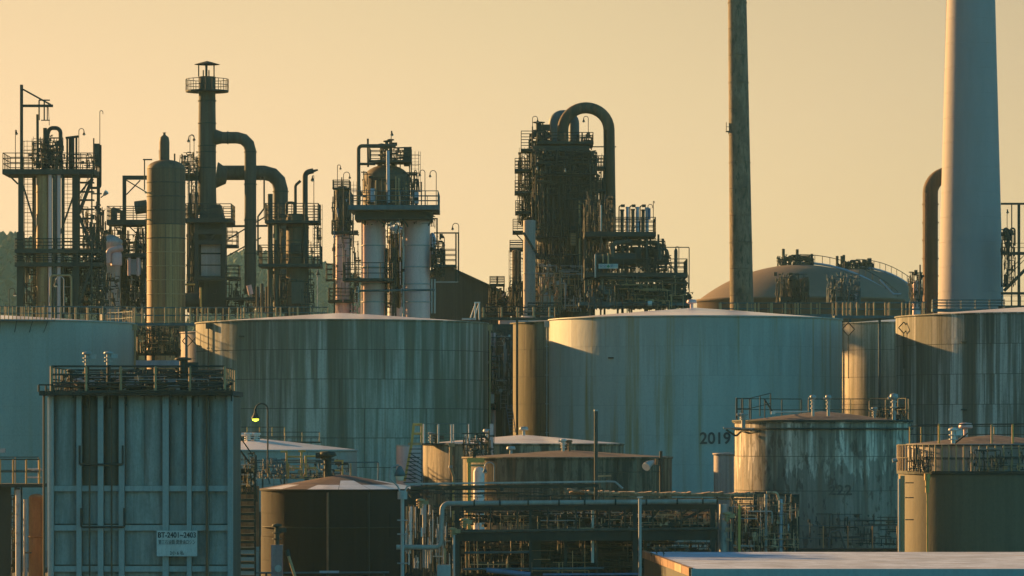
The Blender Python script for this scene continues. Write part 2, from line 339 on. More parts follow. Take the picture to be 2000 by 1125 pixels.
def stairs(T, x0, y0, x1, y1, mat, width=.9, dd=0.0, n=10, railmat=None):
    a = T.at(x0, y0, dd); b = T.at(x1, y1, dd); up = Vector((0, 0, 1.0)); wv = Vector((0, width, 0))
    for k in range(2): T.rod('stringer', a + wv * k, b + wv * k, .08, mat, kind='box', w=.22)
    for i in range(n):
        p = a.lerp(b, (i + .5) / n); T.box('tread', p + wv / 2, (.28, width, .05), mat)
    for k in range(2): T.rod('handrail', a + wv * k + up, b + wv * k + up, .03, railmat or mat)
def clutter(T, x0, x1, y0, y1, n, seed, mat, dep=3.0, dd=0.0, rpx=(.8, 2.6), vert=.55, name='pipework'):
    """small pipes, valves and boxes too fine to tell apart, joined into one part"""
    R = random.Random(seed); mb = MB()
    for i in range(int(n * 2.6)):
        x = R.uniform(x0, x1); y = R.uniform(y0, y1); d = dd + R.uniform(-dep / 2, dep / 2); r = T.m(R.uniform(*rpx)) * .5; t = R.random()
        p = T.at(x, y, d)
        if t < vert:
            l = R.uniform(.12, .6) * (y1 - y0); q = T.at(x, min(y1, y + l), d); mb.cyl(p, q, r, n=6)
            if R.random() < .5:
                zz = p.lerp(q, R.random()); mb.cyl(zz - Vector((0, 0, r * 1.2)), zz + Vector((0, 0, r * 1.2)), r * 2, n=6)
        elif t < vert + .28:
            l = R.uniform(.1, .5) * (x1 - x0); q = T.at(min(x1, x + l), y, d)
            if R.random() < .4: mb.tube(fillet([p, q, q + Vector((0, 0, -T.m(R.uniform(8, 25))))], r * 2, 3), r, 6)
            else: mb.cyl(p, q, r, n=6)
        elif t < vert + .36:
            mb.box(p, (T.m(R.uniform(3, 9)), T.m(5), T.m(R.uniform(3, 9))))
        else:
            mb.cyl(p, p + Vector((0, 0, T.m(3))), T.m(1), n=6).cyl(p + Vector((0, 0, T.m(3))), p + Vector((0, 0, T.m(3.8))), T.m(2.6), n=8)
    return T.part(name, mb, mat, stuff=True)
def posts(T, xs, y0, y1, wpx, mat, dd=0.0, name='column'):
    for x in xs: T.rod(name, T.at(x, y1, dd), T.at(x, y0, dd), T.m(wpx), mat, kind='box')
def vessel(T, px, rp, ytop, ybot, mat, dome=.5, name='shell', bands=(), bandmat=None, dd=0.0, n=28, taper=None):
    c = T.at(px, ytop, dd); r = T.m(rp); zt = c.z; zb = T.at(px, ybot).z if ybot else T.L.z
    rt = r if taper is None else T.m(taper)
    prof = [(r, zb), (rt, zt)]
    mb = MB().lathe(c.x, c.y, prof, n)
    k = dome * rt
    pr = [(rt * math.cos(t), zt + k * math.sin(t)) for t in [PI / 2 * i / 6 for i in range(7)]]
    mb.lathe(c.x, c.y, pr, n)
    s = T.part(name, mb, mat)
    for y in bands:
        z = T.at(px, y).z; T.part('band', MB().lathe(c.x, c.y, [(r + .01, z - .06), (r + .05, z - .04), (r + .05, z + .04), (r + .01, z + .06)], n), bandmat or mat, s)
    return s
def valve(T, p, h, mat, r=.07):
    p = Vector(p)
    mb = MB().cyl(p, p + Vector((0, 0, h)), r, n=8)
    mb.cyl(p + Vector((0, 0, h * .3)), p + Vector((0, 0, h * .3 + .05)), r * 2, n=10).cyl(p + Vector((0, 0, h * .62)), p + Vector((0, 0, h * .62 + .05)), r * 2, n=10)
    mb.lathe(p.x, p.y, [(0.0, p.z + h + .16), (r * 2.1, p.z + h + .1), (r * 2.3, p.z + h), (r, p.z + h - .05)], 10)
    mb.box(p + Vector((r * 2.5, 0, h * .8)), (r * 3, r * 2, r * 2))
    return mb
def lamp(px, ytop, ybase, D, side, label, arm=10, rp=3.4, pm=None, glass='glass', group='gooseneck lamps on the process platforms', zb=None, pr=.035, name='gooseneck_lamp', shade=None):
    b = P(px, ybase, D); T = Thing(name, label, 'lamp', b.x, b.y, b.z, D=D, group=group)
    s = D / FPX; R = arm / 2 * s; top = P(px, ytop, D)
    arc = [(top.x + side * (R - R * math.cos(t)), top.y, top.z - R + R * math.sin(t)) for t in [PI * i / 10 for i in range(11)]]
    T.part('pole', MB().tube([b] + arc, pr, 8), pm or M['dark'])
    e = Vector(arc[-1]); r = rp * s
    sh = T.part('shade', MB().lathe(e.x, e.y, [(r * .25, e.z + .05), (r * .3, e.z - r * .6), (r * .55, e.z - r * 1.2), (r * .95, e.z - r * 1.9), (r * .9, e.z - r * 2.0), (0.01, e.z - r * 1.9)], 14), shade or M['dark'])
    T.part('bulb', MB().lathe(e.x, e.y, [(r * .8, e.z - r * 1.9), (r * .6, e.z - r * 2.4), (0.01, e.z - r * 2.6)], 12), M[glass])
    return T

# ------------------------------------------------------------------ storage tanks
def plates(T, cx, cy, R, z0, z1, rows, N, mat, gap=.04, th=.02, a0=-200, a1=20, seed=0, name='plate', stag=True):
    """shell plates on the side that can be seen; alike plates share one mesh"""
    hz = (z1 - z0) / rows; da = 2 * PI / N; ga = gap / R; ns = max(2, int(math.degrees(da) / 3.2))
    mb = MB(); zt = hz - gap
    A = [ga / 2 + (da - ga) * k / ns for k in range(ns + 1)]
    o = [(R * math.cos(t), R * math.sin(t)) for t in A]; i_ = [((R - th * 2) * math.cos(t), (R - th * 2) * math.sin(t)) for t in A]
    vs = [(x, y, 0) for x, y in o] + [(x, y, zt) for x, y in o]; k = ns + 1
    mb.add(vs, [(j, j + 1, k + j + 1, k + j) for j in range(ns)], True)
    vs2 = vs + [(x, y, 0) for x, y in i_] + [(x, y, zt) for x, y in i_]
    mb.add(vs2, [(2 * k + j, 2 * k + j + 1, j + 1, j) for j in range(ns)] + [(k + j, k + j + 1, 3 * k + j + 1, 3 * k + j) for j in range(ns)] + [(0, k, 3 * k, 2 * k), (ns, 2 * k + ns, 3 * k + ns, k + ns)])
    me = mb.mesh(name, mat); rnd = random.Random(seed)
    for r in range(rows):
        off = (rnd.choice((0, .33, .5, .7)) if stag else 0) * da
        j = 0
        while True:
            a = math.radians(a0) + off + j * da; j += 1
            if a > math.radians(a1): break
            T.inst(name, me, Matrix.Translation((cx, cy, z0 + r * hz)) @ Matrix.Rotation(a, 4, 'Z'))
def tank(name, label, px, rp, yside, yapex, D, mat, roof, seam=None, rows=8, N=14, gap=.04, shellmat=None, rim=True, zb=0.0, roofpanels=None, seed=1, z_low=None, stag=True, roof_n=72, overhang=.06):
    c = P(px, yside, D); R = rp * D / FPX; zt = c.z; za = P(px, yapex, D).z
    T = Thing(name, label, 'storage tank', c.x, c.y, zb, D=D)
    T.R = R; T.zt = zt; T.za = za; T.c = c
    T.part('shell', MB().lathe(c.x, c.y, [(R - .03, zb), (R - .03, zt)], 96), seam or M['seam'])
    plates(T, c.x, c.y, R, zt - rows * 2.4 if z_low is None else z_low, zt, rows, N, mat, gap, seed=seed, stag=stag)
    ro = R + overhang
    h = za - zt
    if roofpanels is None:
        pr = [(ro, zt + .02), (ro * .66, zt + h * .36), (ro * .33, zt + h * .70), (0.01, za)]
        rf = T.part('roof', MB().lathe(c.x, c.y, pr, roof_n), roof)
    else:
        rnd = random.Random(seed + 5)
        rf = T.part('roof', MB().lathe(c.x, c.y, [(ro, zt), (0.01, za - .03)], roof_n), M['seam'])
        n = 16; rings = ((1.0, .70), (.695, .42), (.415, .04))
        for ri, (ra, rb) in enumerate(rings):
            for k in range(n):
                a = 2 * PI * k / n; b = 2 * PI * (k + .985) / n
                mb = MB().lathe(c.x, c.y, [(ro * ra, zt + h * (1 - ra) + .03), (ro * rb, zt + h * (1 - rb) + .03)], 3, a, b)
                T.part('roof_panel', mb, roofpanels(ri, k, rnd), rf)
    if rim:
        T.part('rim', MB().lathe(c.x, c.y, [(R + .005, zt - .10), (R + .09, zt - .09), (R + .09, zt + .03), (R - .1, zt + .05)], 96), mat if rim is True else rim)
    return T
def arc_pts(cx, cy, R, z, a0, a1, n):
    return [Vector((cx + R * math.cos(math.radians(a0 + (a1 - a0) * k / n)), cy + R * math.sin(math.radians(a0 + (a1 - a0) * k / n)), z)) for k in range(n + 1)]

# ------------------------------------------------------------------ ground, hills, haze
g = MB().add([(-2600, -300, 0), (2600, -300, 0), (2600, 2350, 0), (-2600, 2350, 0)], [(0, 1, 2, 3)])
o = bpy.data.objects.new('ground', g.mesh('ground', M['ground'])); COL.objects.link(o); o['kind'] = 'structure'
def ridge(seed, D, prof, depth, tree):
    """wooded hill: prof = (px, py) of the crest"""
    rnd = random.Random(seed); xs = []; n = int((prof[-1][0] - prof[0][0]) / 2.0)
    def crest(px):
        for (a, b), (c, d) in zip(prof, prof[1:]):
            if a <= px <= c: return b + (d - b) * (px - a) / (c - a)
        return prof[-1][1]
    mb = MB(); rows = 7; vs = []
    for i in range(n + 1):
        px = prof[0][0] + (prof[-1][0] - prof[0][0]) * i / n; p = P(px, crest(px), D)
        for j in range(rows):
            f = j / (rows - 1); z = p.z * math.sin(PI * min(f * 1.0, 1.0)) if False else p.z * (1 - (2 * f - 1) ** 2) ** .8
            vs.append((p.x, D + depth * (f - .5), z - .5))
    fs = [(i * rows + j, (i + 1) * rows + j, (i + 1) * rows + j + 1, i * rows + j + 1) for i in range(n) for j in range(rows - 1)]
    mb.add(vs, fs, True)
    o = bpy.data.objects.new('hill', mb.mesh('hill', M['hill'])); COL.objects.link(o); o['kind'] = 'structure'
    tb = MB()
    for i in range(int(n * 16)):
        px = rnd.uniform(prof[0][0], prof[-1][0]); f = rnd.uniform(.12, .5) if rnd.random() < .55 else .5
        p = P(px, crest(px), D); z = p.z * (1 - (2 * f - 1) ** 2) ** .8 if f < .5 else p.z
        s = rnd.uniform(.55, 1.25) * tree; c = Vector((p.x, D + depth * (f - .5), z)); vv = []
        for k in range(3):
            zz = (k - .2) * s * .55; rr = (s * .62, s * .6, s * .28)[k]
            for q in range(6):
                a = q * PI / 3 + k; vv.append(c + Vector((rr * rnd.uniform(.7, 1.2) * math.cos(a), rr * rnd.uniform(.7, 1.2) * math.sin(a), zz + rnd.uniform(-.1, .1) * s)))
        vv.append(c + Vector((0, 0, s * rnd.uniform(1.1, 1.4))))
        ff = [(k * 6 + q, k * 6 + (q + 1) % 6, (k + 1) * 6 + (q + 1) % 6, (k + 1) * 6 + q) for k in range(2) for q in range(6)] + [(12 + q, 12 + (q + 1) % 6, 18) for q in range(6)]
        tb.add(vv, ff)
    t = bpy.data.objects.new('woodland', tb.mesh('woodland', M['hill'])); COL.objects.link(t); t['kind'] = 'stuff'
    prop(t, label='dark woodland covering the hazy hill behind the refinery' if seed == 1 else 'far hazy tree line low between the process towers', category='woodland')
ridge(1, 1500, [(-260, 560), (-120, 512), (-30, 502), (20, 499), (60, 508), (120, 540), (190, 562), (260, 575)], 260, 5.5)
ridge(2, 1900, [(400, 560), (440, 532), (480, 519), (515, 524), (560, 517), (600, 528), (640, 545), (700, 570), (800, 600)], 300, 5)
hz = MB().box((0, 1020, 51.5), (5300, 2760, 105))
o = bpy.data.objects.new('haze', hz.mesh('haze', M['ground'])); COL.objects.link(o); o['kind'] = 'stuff'
prop(o, label='thin evening haze filling the air over the whole refinery', category='haze')
hm = bpy.data.materials.new('haze_air'); hm.use_nodes = True; hn = hm.node_tree; hn.nodes.clear()
pv = hn.nodes.new('ShaderNodeVolumePrincipled'); pv.inputs['Color'].default_value = (.5, .9, .95, 1); pv.inputs['Density'].default_value = 0.00008
pv.inputs['Anisotropy'].default_value = 0.1
mo = hn.nodes.new('ShaderNodeOutputMaterial'); hn.links.new(pv.outputs[0], mo.inputs['Volume'])
o.data.materials.clear(); o.data.materials.append(hm)

# ------------------------------------------------------------------ big storage tanks
T1 = tank('storage_tank', 'smooth grey blue tank at the left edge with a stair winding up its side', -28, 290, 632, 614, 352, M['tank_left'], M['roofw'], seam=M['seam_l'], gap=.012, seed=3, rows=8)
T2 = tank('storage_tank', 'large grey green tank with heavy vertical dirt streaks, left of the narrow pipe gap', 668, 285, 632, 611, 345, M['tank_streak'], M['roofw'], seed=4, gap=.055, rows=8)
T2b = tank('storage_tank', 'pale tank mostly hidden behind the left flank of the streaked tank, its edge in sunlight', 458, 107, 650, 640, 376, M['tank_small'], M['roofw'], seam=M['seam_l'], N=10, seed=5)
T3 = tank('storage_tank', 'mossy brown green tank tucked behind the left side of the tank numbered 2019', 1146, 148, 632, 620, 366, M['tank_moss'], M['roofw'], seed=6, gap=.03, N=10)
T4 = tank('storage_tank', 'large smooth blue grey tank with the number 2019 painted low on its wall', 1358, 286, 625, 601, 342, M['tank_2019'], M['roofw'], seam=M['seam_l'], gap=.014, seed=7)
T5 = tank('storage_tank', 'dark mossy tank in the gap right of the 2019 tank, with a bright sunlit strip', 1772, 131, 632, 622, 364, M['tank_gold'], M['roofw'], seed=8, gap=.03, N=10)
T6 = tank('storage_tank', 'dark tank with white and black runs below the white chimney at the right edge', 2062, 312, 619, 596, 335, M['tank_streak2'], M['roofw'], seed=9, gap=.04)
Tg = tank('storage_tank', 'pale tank glimpsed in the narrow gap right of the streaked tank', 1028, 54, 624, 618, 400, M['insul'], M['roofw'], seam=M['seam_l'], N=8, seed=10)
# number 2019 following the curve of the wall
def wall_text(T, txt, px, py, hpx, mat, bold=.015, sx=1.05, name='number'):
    R = T.R + .07; size = hpx * (T.c.y - T.R) / FPX * 1.40; me = text_mesh(txt, size, mat, .01, sx, bold)
    D = T.c.y - T.R; p = P(px, py, D); a0 = -PI / 2 + math.asin(max(-.97, min(.97, (px_x(px, T, py) - T.c.x) / T.R)))
    zc = P(px, py, T.c.y + T.R * math.sin(a0)).z
    for v in me.vertices:
        x, y, z = v.co; a = a0 + x / R; r = R + z
        v.co = Vector((T.c.x + r * math.cos(a), T.c.y + r * math.sin(a), zc + y)) - T.L
    me.update(); o = bpy.data.objects.new(name, me); COL.objects.link(o); o.parent = T.o
def px_x(px, T, py):
    x = (px - 1000) / FPX * T.c.y
    for _ in range(8):
        d = max(-T.R, min(T.R, x - T.c.x)); y = T.c.y - math.sqrt(max(0, T.R ** 2 - d ** 2)); x = (px - 1000) / FPX * y
    return x
wall_text(T4, '2019', 1397, 857, 22.5, M['ink'], .025, .98)

# spiral stair and handrail of the left tank, level-gauge pipes on tank walls
def spiral(T, a0, a1, z0, z1, n, mat, w=.8, h=1.1, postmat=None):
    R = T.R + .1; st = T.part('stair_stringer', MB().tube([(T.c.x + (R + w) * math.cos(math.radians(a0 + (a1 - a0) * k / 30)), T.c.y + (R + w) * math.sin(math.radians(a0 + (a1 - a0) * k / 30)), z0 + (z1 - z0) * k / 30) for k in range(31)], .10, 6), mat)
    for i in range(n):
        a = math.radians(a0 + (a1 - a0) * i / n); z = z0 + (z1 - z0) * i / n
        T.part('tread', MB().box((T.c.x + (R + w / 2) * math.cos(a), T.c.y + (R + w / 2) * math.sin(a), z), (w, .28, .04), a), mat, st)
        if i % 3 == 0:
            q = Vector((T.c.x + (R + w) * math.cos(a), T.c.y + (R + w) * math.sin(a), z)); T.part('post', MB().cyl(q, q + Vector((0, 0, h)), .03, n=6), postmat or mat, st)
    for hh in (h / 2, h):
        T.part('handrail', MB().tube([(T.c.x + (R + w) * math.cos(math.radians(a0 + (a1 - a0) * k / 30)), T.c.y + (R + w) * math.sin(math.radians(a0 + (a1 - a0) * k / 30)), hh + z0 + (z1 - z0) * k / 30) for k in range(31)], .03, 6), mat, st)
spiral(T1, -112, -80, T1.zt - 9, T1.zt - .1, 44, M['dark'], postmat=M['galv'])
def wall_deck(T, a0, a1, dz, w, mat, n=20, brackets=5, rail=True, postmat=None, ph=1.1, sp=1.3, label=None):
    """annular walkway bolted to the top of the tank wall"""
    z = T.zt + dz; R = T.R + .08
    d = T.part('walkway', MB().lathe(T.c.x, T.c.y, [(R, z - .08), (R + w, z - .08), (R + w, z + .02), (R, z + .02)], n, math.radians(a0), math.radians(a1), smooth=False), mat)
    for i in range(brackets):
        a = math.radians(a0 + (a1 - a0) * (i + .5) / brackets); c, s = math.cos(a), math.sin(a)
        T.part('bracket', MB().cyl((T.c.x + R * c, T.c.y + R * s, z - w * 1.1), (T.c.x + (R + w) * c, T.c.y + (R + w) * s, z - .1), .035, n=5), mat, d)
    if rail: railing(T, arc_pts(T.c.x, T.c.y, R + w - .05, z + .02, a0, a1, n), ph, sp, mat, d, postmat=postmat)
    return d
wall_deck(T1, -86, -58, -.05, .9, M['blue'], postmat=M['ochre'])
def rim_rail(T, a0, a1, mat, postmat, h=1.1, sp=1.4, mids=1, inset=.15):
    n = max(6, int(abs(a1 - a0) / 5)); pts = arc_pts(T.c.x, T.c.y, T.R - inset, T.zt + .05, a0, a1, n)
    hand = T.part('handrail', MB().tube([p + Vector((0, 0, h)) for p in pts], .035, 6), mat)
    if mids: T.part('midrail', MB().tube([p + Vector((0, 0, h * .52)) for p in pts], .03, 6), mat)
    L = abs(math.radians(a1 - a0)) * T.R; k = max(2, int(L / sp))
    for i in range(k + 1):
        a = math.radians(a0 + (a1 - a0) * i / k); q = Vector((T.c.x + (T.R - inset) * math.cos(a), T.c.y + (T.R - inset) * math.sin(a), T.zt)); T.rod('post', q, q + Vector((0, 0, h)), .04, postmat)
rim_rail(T1, -60, 40, M['blue'], M['ochre'])
for T, ang, m in ((T2, -3, M['ochre']), (T1, -4, M['ochre']), (T5, -178, M['dark']), (T4, -178, M['galv']), (T2, -150, M['rustpipe'])):
    a = math.radians(ang); x = T.c.x + (T.R + .18) * math.cos(a); y = T.c.y + (T.R + .18) * math.sin(a)
    T.rod('level_gauge_pipe', (x, y, .2), (x, y, T.zt - .1), .09 if ang > -100 else .05, m)
    T.box('gauge_head', (x, y, T.zt - .35), (.42, .3, .5), m)
    for k in range(6): T.box('clamp', (x - .0, y, T.zt - 2.2 - 2.4 * k), (.26, .12, .08), m)
def wall_bit(T, px, py, w, h, mat, name='bracket'):
    x = px_x(px, T, py); d = max(-T.R, min(T.R, x - T.c.x)); y = T.c.y - math.sqrt(T.R ** 2 - d ** 2); z = P(px, py, y).z
    T.box(name, (x, y - .12, z), (w, .3, h), mat)
for T, lst in ((T2, ((472, 657),)), (T4, ((1193, 699),)), (T6, ((1882, 668), (1882, 800)))):
    for (a, b) in lst: wall_bit(T, a, b, .45, .1, M['dark'])
# dark rods in diamond pattern, standing in for cast shadows on the sunlit strips
def shadow_diamond(T, px, py, s, mat, n=2, D=None):
    mb = MB(); D = D or T.c.y - T.R * .1
    for k in range(n):
        a = P(px + k * s, py, D); m = s * D / FPX
        c = [a + Vector((0, 0, m * .55)), a + Vector((m * .5, 0, 0)), a + Vector((0, 0, -m * .55)), a + Vector((-m * .5, 0, 0))]
        for i in range(4): mb.cyl(c[i], c[(i + 1) % 4], .045, n=5)
    mb.cyl(P(px, py + s * .5, D), P(px, py + s * 4, D), .04, n=5)
    T.part('diamond_shadows', mb, mat)
shadow_diamond(T5, 1657, 643, 24, M['dark'], 1, 357); shadow_diamond(T6, 1765, 640, 20, M['dark'], 2, 331.5); shadow_diamond(T2b, 366, 666, 20, M['dark'], 2, 372)
T2.rod('stair_shadow_bar', P(385, 675, 341), P(405, 678, 341), .05, M['dark'])

# roof fittings
def vent(px, py, D, s, label, mat=M['galv'], group='mushroom vents on the tank roofs'):
    b = P(px, py, D); k = s * D / FPX
    T = Thing('roof_vent', label, 'vent', b.x, b.y, b.z - k * 1.4, D=D, group=group)
    T.part('pipe', MB().cyl(T.L, b, k * .32, n=12), mat)
    T.part('hood', MB().lathe(b.x, b.y, [(.01, b.z + k * .55), (k * .85, b.z + k * .45), (k * 1.0, b.z - k * .1), (k * .9, b.z - k * .25), (k * .3, b.z - k * .2)], 18), mat)
vent(1023, 838, 300, 9, 'silver mushroom vent on the peak of the white low roof beside the pipe gap')
vent(998, 876, 281, 9, 'silver mushroom vent standing on the brown roof of the rusty tank')
vent(951, 842, 299, 8, 'small silver vent beside the square post on the white low roof')
vent(1886, 833, 254, 14, 'big round hooded vent on the roof of the olive tank', M['insul'])
vent(1351, 590, 344, 10, 'pale box vent on the peak of the 2019 tank roof', M['insul'])
def relief(px, ytop, ybase, D, label, mat=M['galv'], group='breather valves on tank roofs', r=.1):
    p = P(px, ybase, D); h = (ybase - ytop) * D / FPX
    T = Thing('breather_valve', label, 'valve', p.x, p.y, p.z, D=D, group=group)
    T.part('stem', MB().cyl(p - Vector((0, 0, .5)), p + Vector((0, 0, h * .72)), r, n=10), mat)
    for f in (.15, .4, .62): T.part('flange', MB().cyl(p + Vector((0, 0, h * f)), p + Vector((0, 0, h * f + .07)), r * 1.8, n=12), mat)
    T.part('cap', MB().lathe(p.x, p.y, [(.01, p.z + h), (r * 2.0, p.z + h * .96), (r * 2.4, p.z + h * .8), (r * 1.0, p.z + h * .70)], 12), mat)
    T.part('outlet', MB().tube([p + Vector((0, 0, h * .8)), p + Vector((-r * 3.2, 0, h * .8))], r * .8, 8), mat)
relief(1588, 771, 803, 283, 'left of two silver breather valves behind the peak of the stained white tank')
relief(1618, 771, 803, 283, 'right of two silver breather valves behind the peak of the stained white tank')
relief(1746, 768, 815, 284, 'silver breather valve at the right rim of the stained white tank', r=.13)
relief(1708, 795, 815, 284, 'short pale nozzle pair right of centre on the stained white tank roof')
relief(1452, 807, 822, 282, 'short cream nozzle at the left rim of the stained white tank', r=.14)
relief(1100, 857, 878, 280, 'left of the paired rusty nozzles on the rusty tank roof', M['white'])
relief(1112, 859, 878, 280, 'right of the paired rusty nozzles on the rusty tank roof', M['rustbeam'])
relief(485, 845, 862, 299, 'left of two white nozzles on the low white roof below the lit lamp', M['white'], r=.16)
relief(500, 845, 862, 299, 'right of two white nozzles on the low white roof below the lit lamp', M['white'], r=.16)
relief(640, 881, 925, 262, 'dark breather valve on the peak of the brown and white patched roof', M['dark'], r=.24)
relief(490, 612, 633, 340, 'small dark nozzle at the left rim of the streaked tank', M['dark'], r=.05)

# ------------------------------------------------------------------ catwalks across the tank tops
def catwalk(x0, x1, yd, D, label, rh, dep=1.0, sp=1.4, railm=M['blue'], postm=M['ochre'], seed=0, postpx=None):
    a = P(x0, yd, D); b = P(x1, yd, D)
    T = Thing('catwalk', label, 'walkway', a.x, a.y, 0, D=D, group=None)
    d = T.part('deck', MB().box(((a.x + b.x) / 2, D, a.z - .12), (b.x - a.x, dep, .24)), railm)
    h = rh * D / FPX; rnd = random.Random(seed)
    n = int((b.x - a.x) / sp)
    for side in (-1, 1):
        y = D + side * dep / 2
        xs = [a.x + (b.x - a.x) * (i + (rnd.uniform(-.2, .2) if postpx is None else 0)) / n for i in range(n + 1)] if (postpx is None or side == 1) else [P(q, yd, D).x for q in postpx]
        for x in xs: T.rod('post', (x, y, a.z), (x, y, a.z + h), .075 if side == -1 else .04, postm, kind='cylf')
        for f in (.5, 1.0): T.rod('rail', (a.x, y, a.z + h * f), (b.x, y, a.z + h * f), .035, railm)
    k = max(2, int((b.x - a.x) / 8))
    for i in range(k + 1):
        x = a.x + (b.x - a.x) * i / k; T.rod('leg', (x, D, .0), (x, D, a.z - .2), .2, railm, kind='box')
    return T
catwalk(-20, 262, 626, 368, 'blue railed catwalk with ochre posts behind the left tank roof', 27, postpx=[13, 45, 85, 120, 137, 150, 172, 202, 226, 250], seed=1)
catwalk(258, 470, 631, 362, 'blue railed catwalk crossing the gap between the left tank and the streaked tank', 30, dep=1.6, seed=2, postpx=[265, 280, 302, 324, 346, 355, 373, 387, 396, 408, 424, 449, 466])
catwalk(470, 640, 622, 366, 'catwalk railing showing above the left half of the streaked tank roof', 22, seed=3, postpx=[478, 500, 512, 540, 549, 566, 582])
catwalk(1405, 1660, 614, 372, 'blue railed catwalk with pale posts behind the right half of the 2019 tank roof', 22, seed=4, postpx=[1407, 1434, 1440, 1459, 1474, 1481, 1504, 1507, 1533, 1552, 1558, 1583, 1600, 1625])
catwalk(1628, 1808, 617, 352, 'broad railed walkway bridging the 2019 tank and the right edge tank', 26, dep=2.2, seed=5, postpx=[1632, 1645, 1652, 1660, 1672, 1690, 1705, 1727, 1735, 1760, 1775, 1800])
catwalk(940, 1080, 620, 362, 'dark catwalk over the narrow pipe gap between the two largest tanks', 20, railm=M['dark'], seed=6)
T = Thing('catwalk', 'dark steel handrail standing before the foot of the white chimney', 'walkway', P(1830, 600, 380).x, 380, 0, D=380)
deck(T, 1820, 1962, 603, 1.0, M['blue'], rh=17)
for x in (1825, 1890, 1955): T.rod('leg', (T.at(x, 605).x, 380, 0), T.at(x, 605), .2, M['blue'], kind='box')
# junction between left tank and streaked tank: pipes, drums and pale duct
T = Thing('pipe_bridge', 'tangle of dark pipes and a pale duct in the gap beside the left tank', 'pipework', P(305, 700, 366).x, 366, 0, D=366)
posts(T, (268, 300, 345), 630, 1050, 5, M['dark'])
T.box('duct', T.at(308, 711), (T.m(86), 1.2, T.m(14)), M['insulb'])
T.box('beam', T.at(308, 690), (T.m(90), .5, T.m(9)), M['dark']); T.box('beam', T.at(308, 726), (T.m(90), .5, T.m(10)), M['dark'])
clutter(T, 268, 350, 635, 690, 90, 5, M['dark']); clutter(T, 268, 350, 640, 690, 30, 6, M['ochre']); clutter(T, 268, 350, 725, 790, 60, 7, M['dark'])
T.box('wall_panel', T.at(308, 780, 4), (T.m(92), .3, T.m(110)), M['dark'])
T = Thing('pipe_stack', 'vertical pipes and valves seen in the narrow gap between the two largest tanks', 'pipework', P(970, 800, 352).x, 352, 0, D=352)
T.rod('pipe', T.at(963, 1050), T.at(963, 650), T.m(5), M['insul'], kind='cylf')
for y in (678, 702, 715, 728, 742): T.box('flange', T.at(963, y), (T.m(12), .5, T.m(3)), M['insulb'])
T.rod('pipe', T.at(984, 1050, 2), T.at(984, 700, 2), T.m(3), M['blue'], kind='cylf')
for y, w in ((696, 40), (714, 36), (722, 34), (742, 30), (762, 44)): T.rod('pipe', T.at(957, y, -.5), T.at(957 + w, y, -.5), T.m(1.3), M['blue'])
clutter(T, 955, 998, 640, 800, 90, 8, M['dark'], dep=2); clutter(T, 955, 998, 650, 770, 36, 9, M['galv'], dep=2)
T.box('cabinet', T.at(961, 779, -1), (T.m(8), .5, T.m(18)), M['white'])
ladder(T, 985, 765, 800, M['galv'], w=.6, dd=-1); a = T.at(988, 790, -1); b = T.at(996, 845, -1)
T.part('ladder', MB().cyl(a, b, .04, n=5).cyl(a + Vector((.5, 0, 0)), b + Vector((.5, 0, 0)), .04, n=5).add([], []), M['skyblue'], stuff=True)
for k in range(9): T.rod('rung', a.lerp(b, (k + .5) / 9), a.lerp(b, (k + .5) / 9) + Vector((.5, 0, 0)), .025, M['skyblue'])
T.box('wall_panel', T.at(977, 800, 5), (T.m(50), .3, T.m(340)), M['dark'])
T = Thing('roof_ladder', 'small white angled ladder standing on the right rim of the streaked tank', 'ladder', P(930, 625, 340).x, 340, P(930, 625, 340).z, D=340)
for q in (928, 936): T.rod('rail', T.at(q, 625), T.at(q, 591), .06, M['white'])
for q in (919, 926): T.rod('strut', T.at(q, 621), T.at(q + 10, 592), .05, M['white'])
T.rod('top_bar', T.at(926, 591), T.at(938, 591), .06, M['white'])
T.box('base', T.at(915, 623), (T.m(26), .6, .14), M['galv'])

# ------------------------------------------------------------------ chimneys and far domes
T = Thing('chimney', 'broad pale tapering chimney rising out of the picture on the right', 'chimney', P(1896, 800, 430).x, 430, 0, D=430)
c = T.at(1896, 0)
def rr(z): return T.m(64) + (T.at(0, 600).z - z) / (T.at(0, 600).z - T.at(0, 0).z) * T.m(-16.5)
def rr2(z): # slight flare to the foot
    t = (z - T.at(0, 600).z) / (T.at(0, 0).z - T.at(0, 600).z); return T.m(64 - 16.5 * t + (1.5 * (t * (t - 1)) if t > 0 else 0))
zs = [0 + i * 2.6 for i in range(28)]
for i in range(27):
    z0, z1 = zs[i], zs[i + 1] - .012
    T.part('concrete_ring', MB().lathe(c.x, c.y, [(rr2(z0), z0), (rr2(z1), z1)], 96), M['chim'])
T.part('top_rim', MB().lathe(c.x, c.y, [(rr2(zs[27]), zs[27]), (rr2(zs[27]) + .3, zs[27] + .4), (rr2(zs[27]) - .3, zs[27] + .6)], 64), M['chim'])
T = Thing('chimney', 'slender mossy concrete chimney standing right of the piped structure', 'chimney', P(1447, 800, 450).x, 450, 0, D=450)
b = T.at(1448.5, 0); t0 = T.at(1440, 0); zb = T.at(0, 590).z; zt = t0.z
for i in range(26):
    z0 = i * 2.93; z1 = z0 + 2.90; f0 = (z0 - zb) / (zt - zb); f1 = (z1 - zb) / (zt - zb)
    x0 = b.x + (t0.x - b.x) * f0; x1 = b.x + (t0.x - b.x) * f1; r0 = T.m(23 - 5 * f0); r1 = T.m(23 - 5 * f1)
    s = T.part('concrete_section', MB().tube([(x0, 450, z0), (x1, 450, z1)], r0, 40, r1), M['conc'])
    if i % 3 == 1: T.part('hoop', MB().tube([(x1, 450, z1 - .12), (x1, 450, z1)], r1 + .05, 40), M['conc'], s)
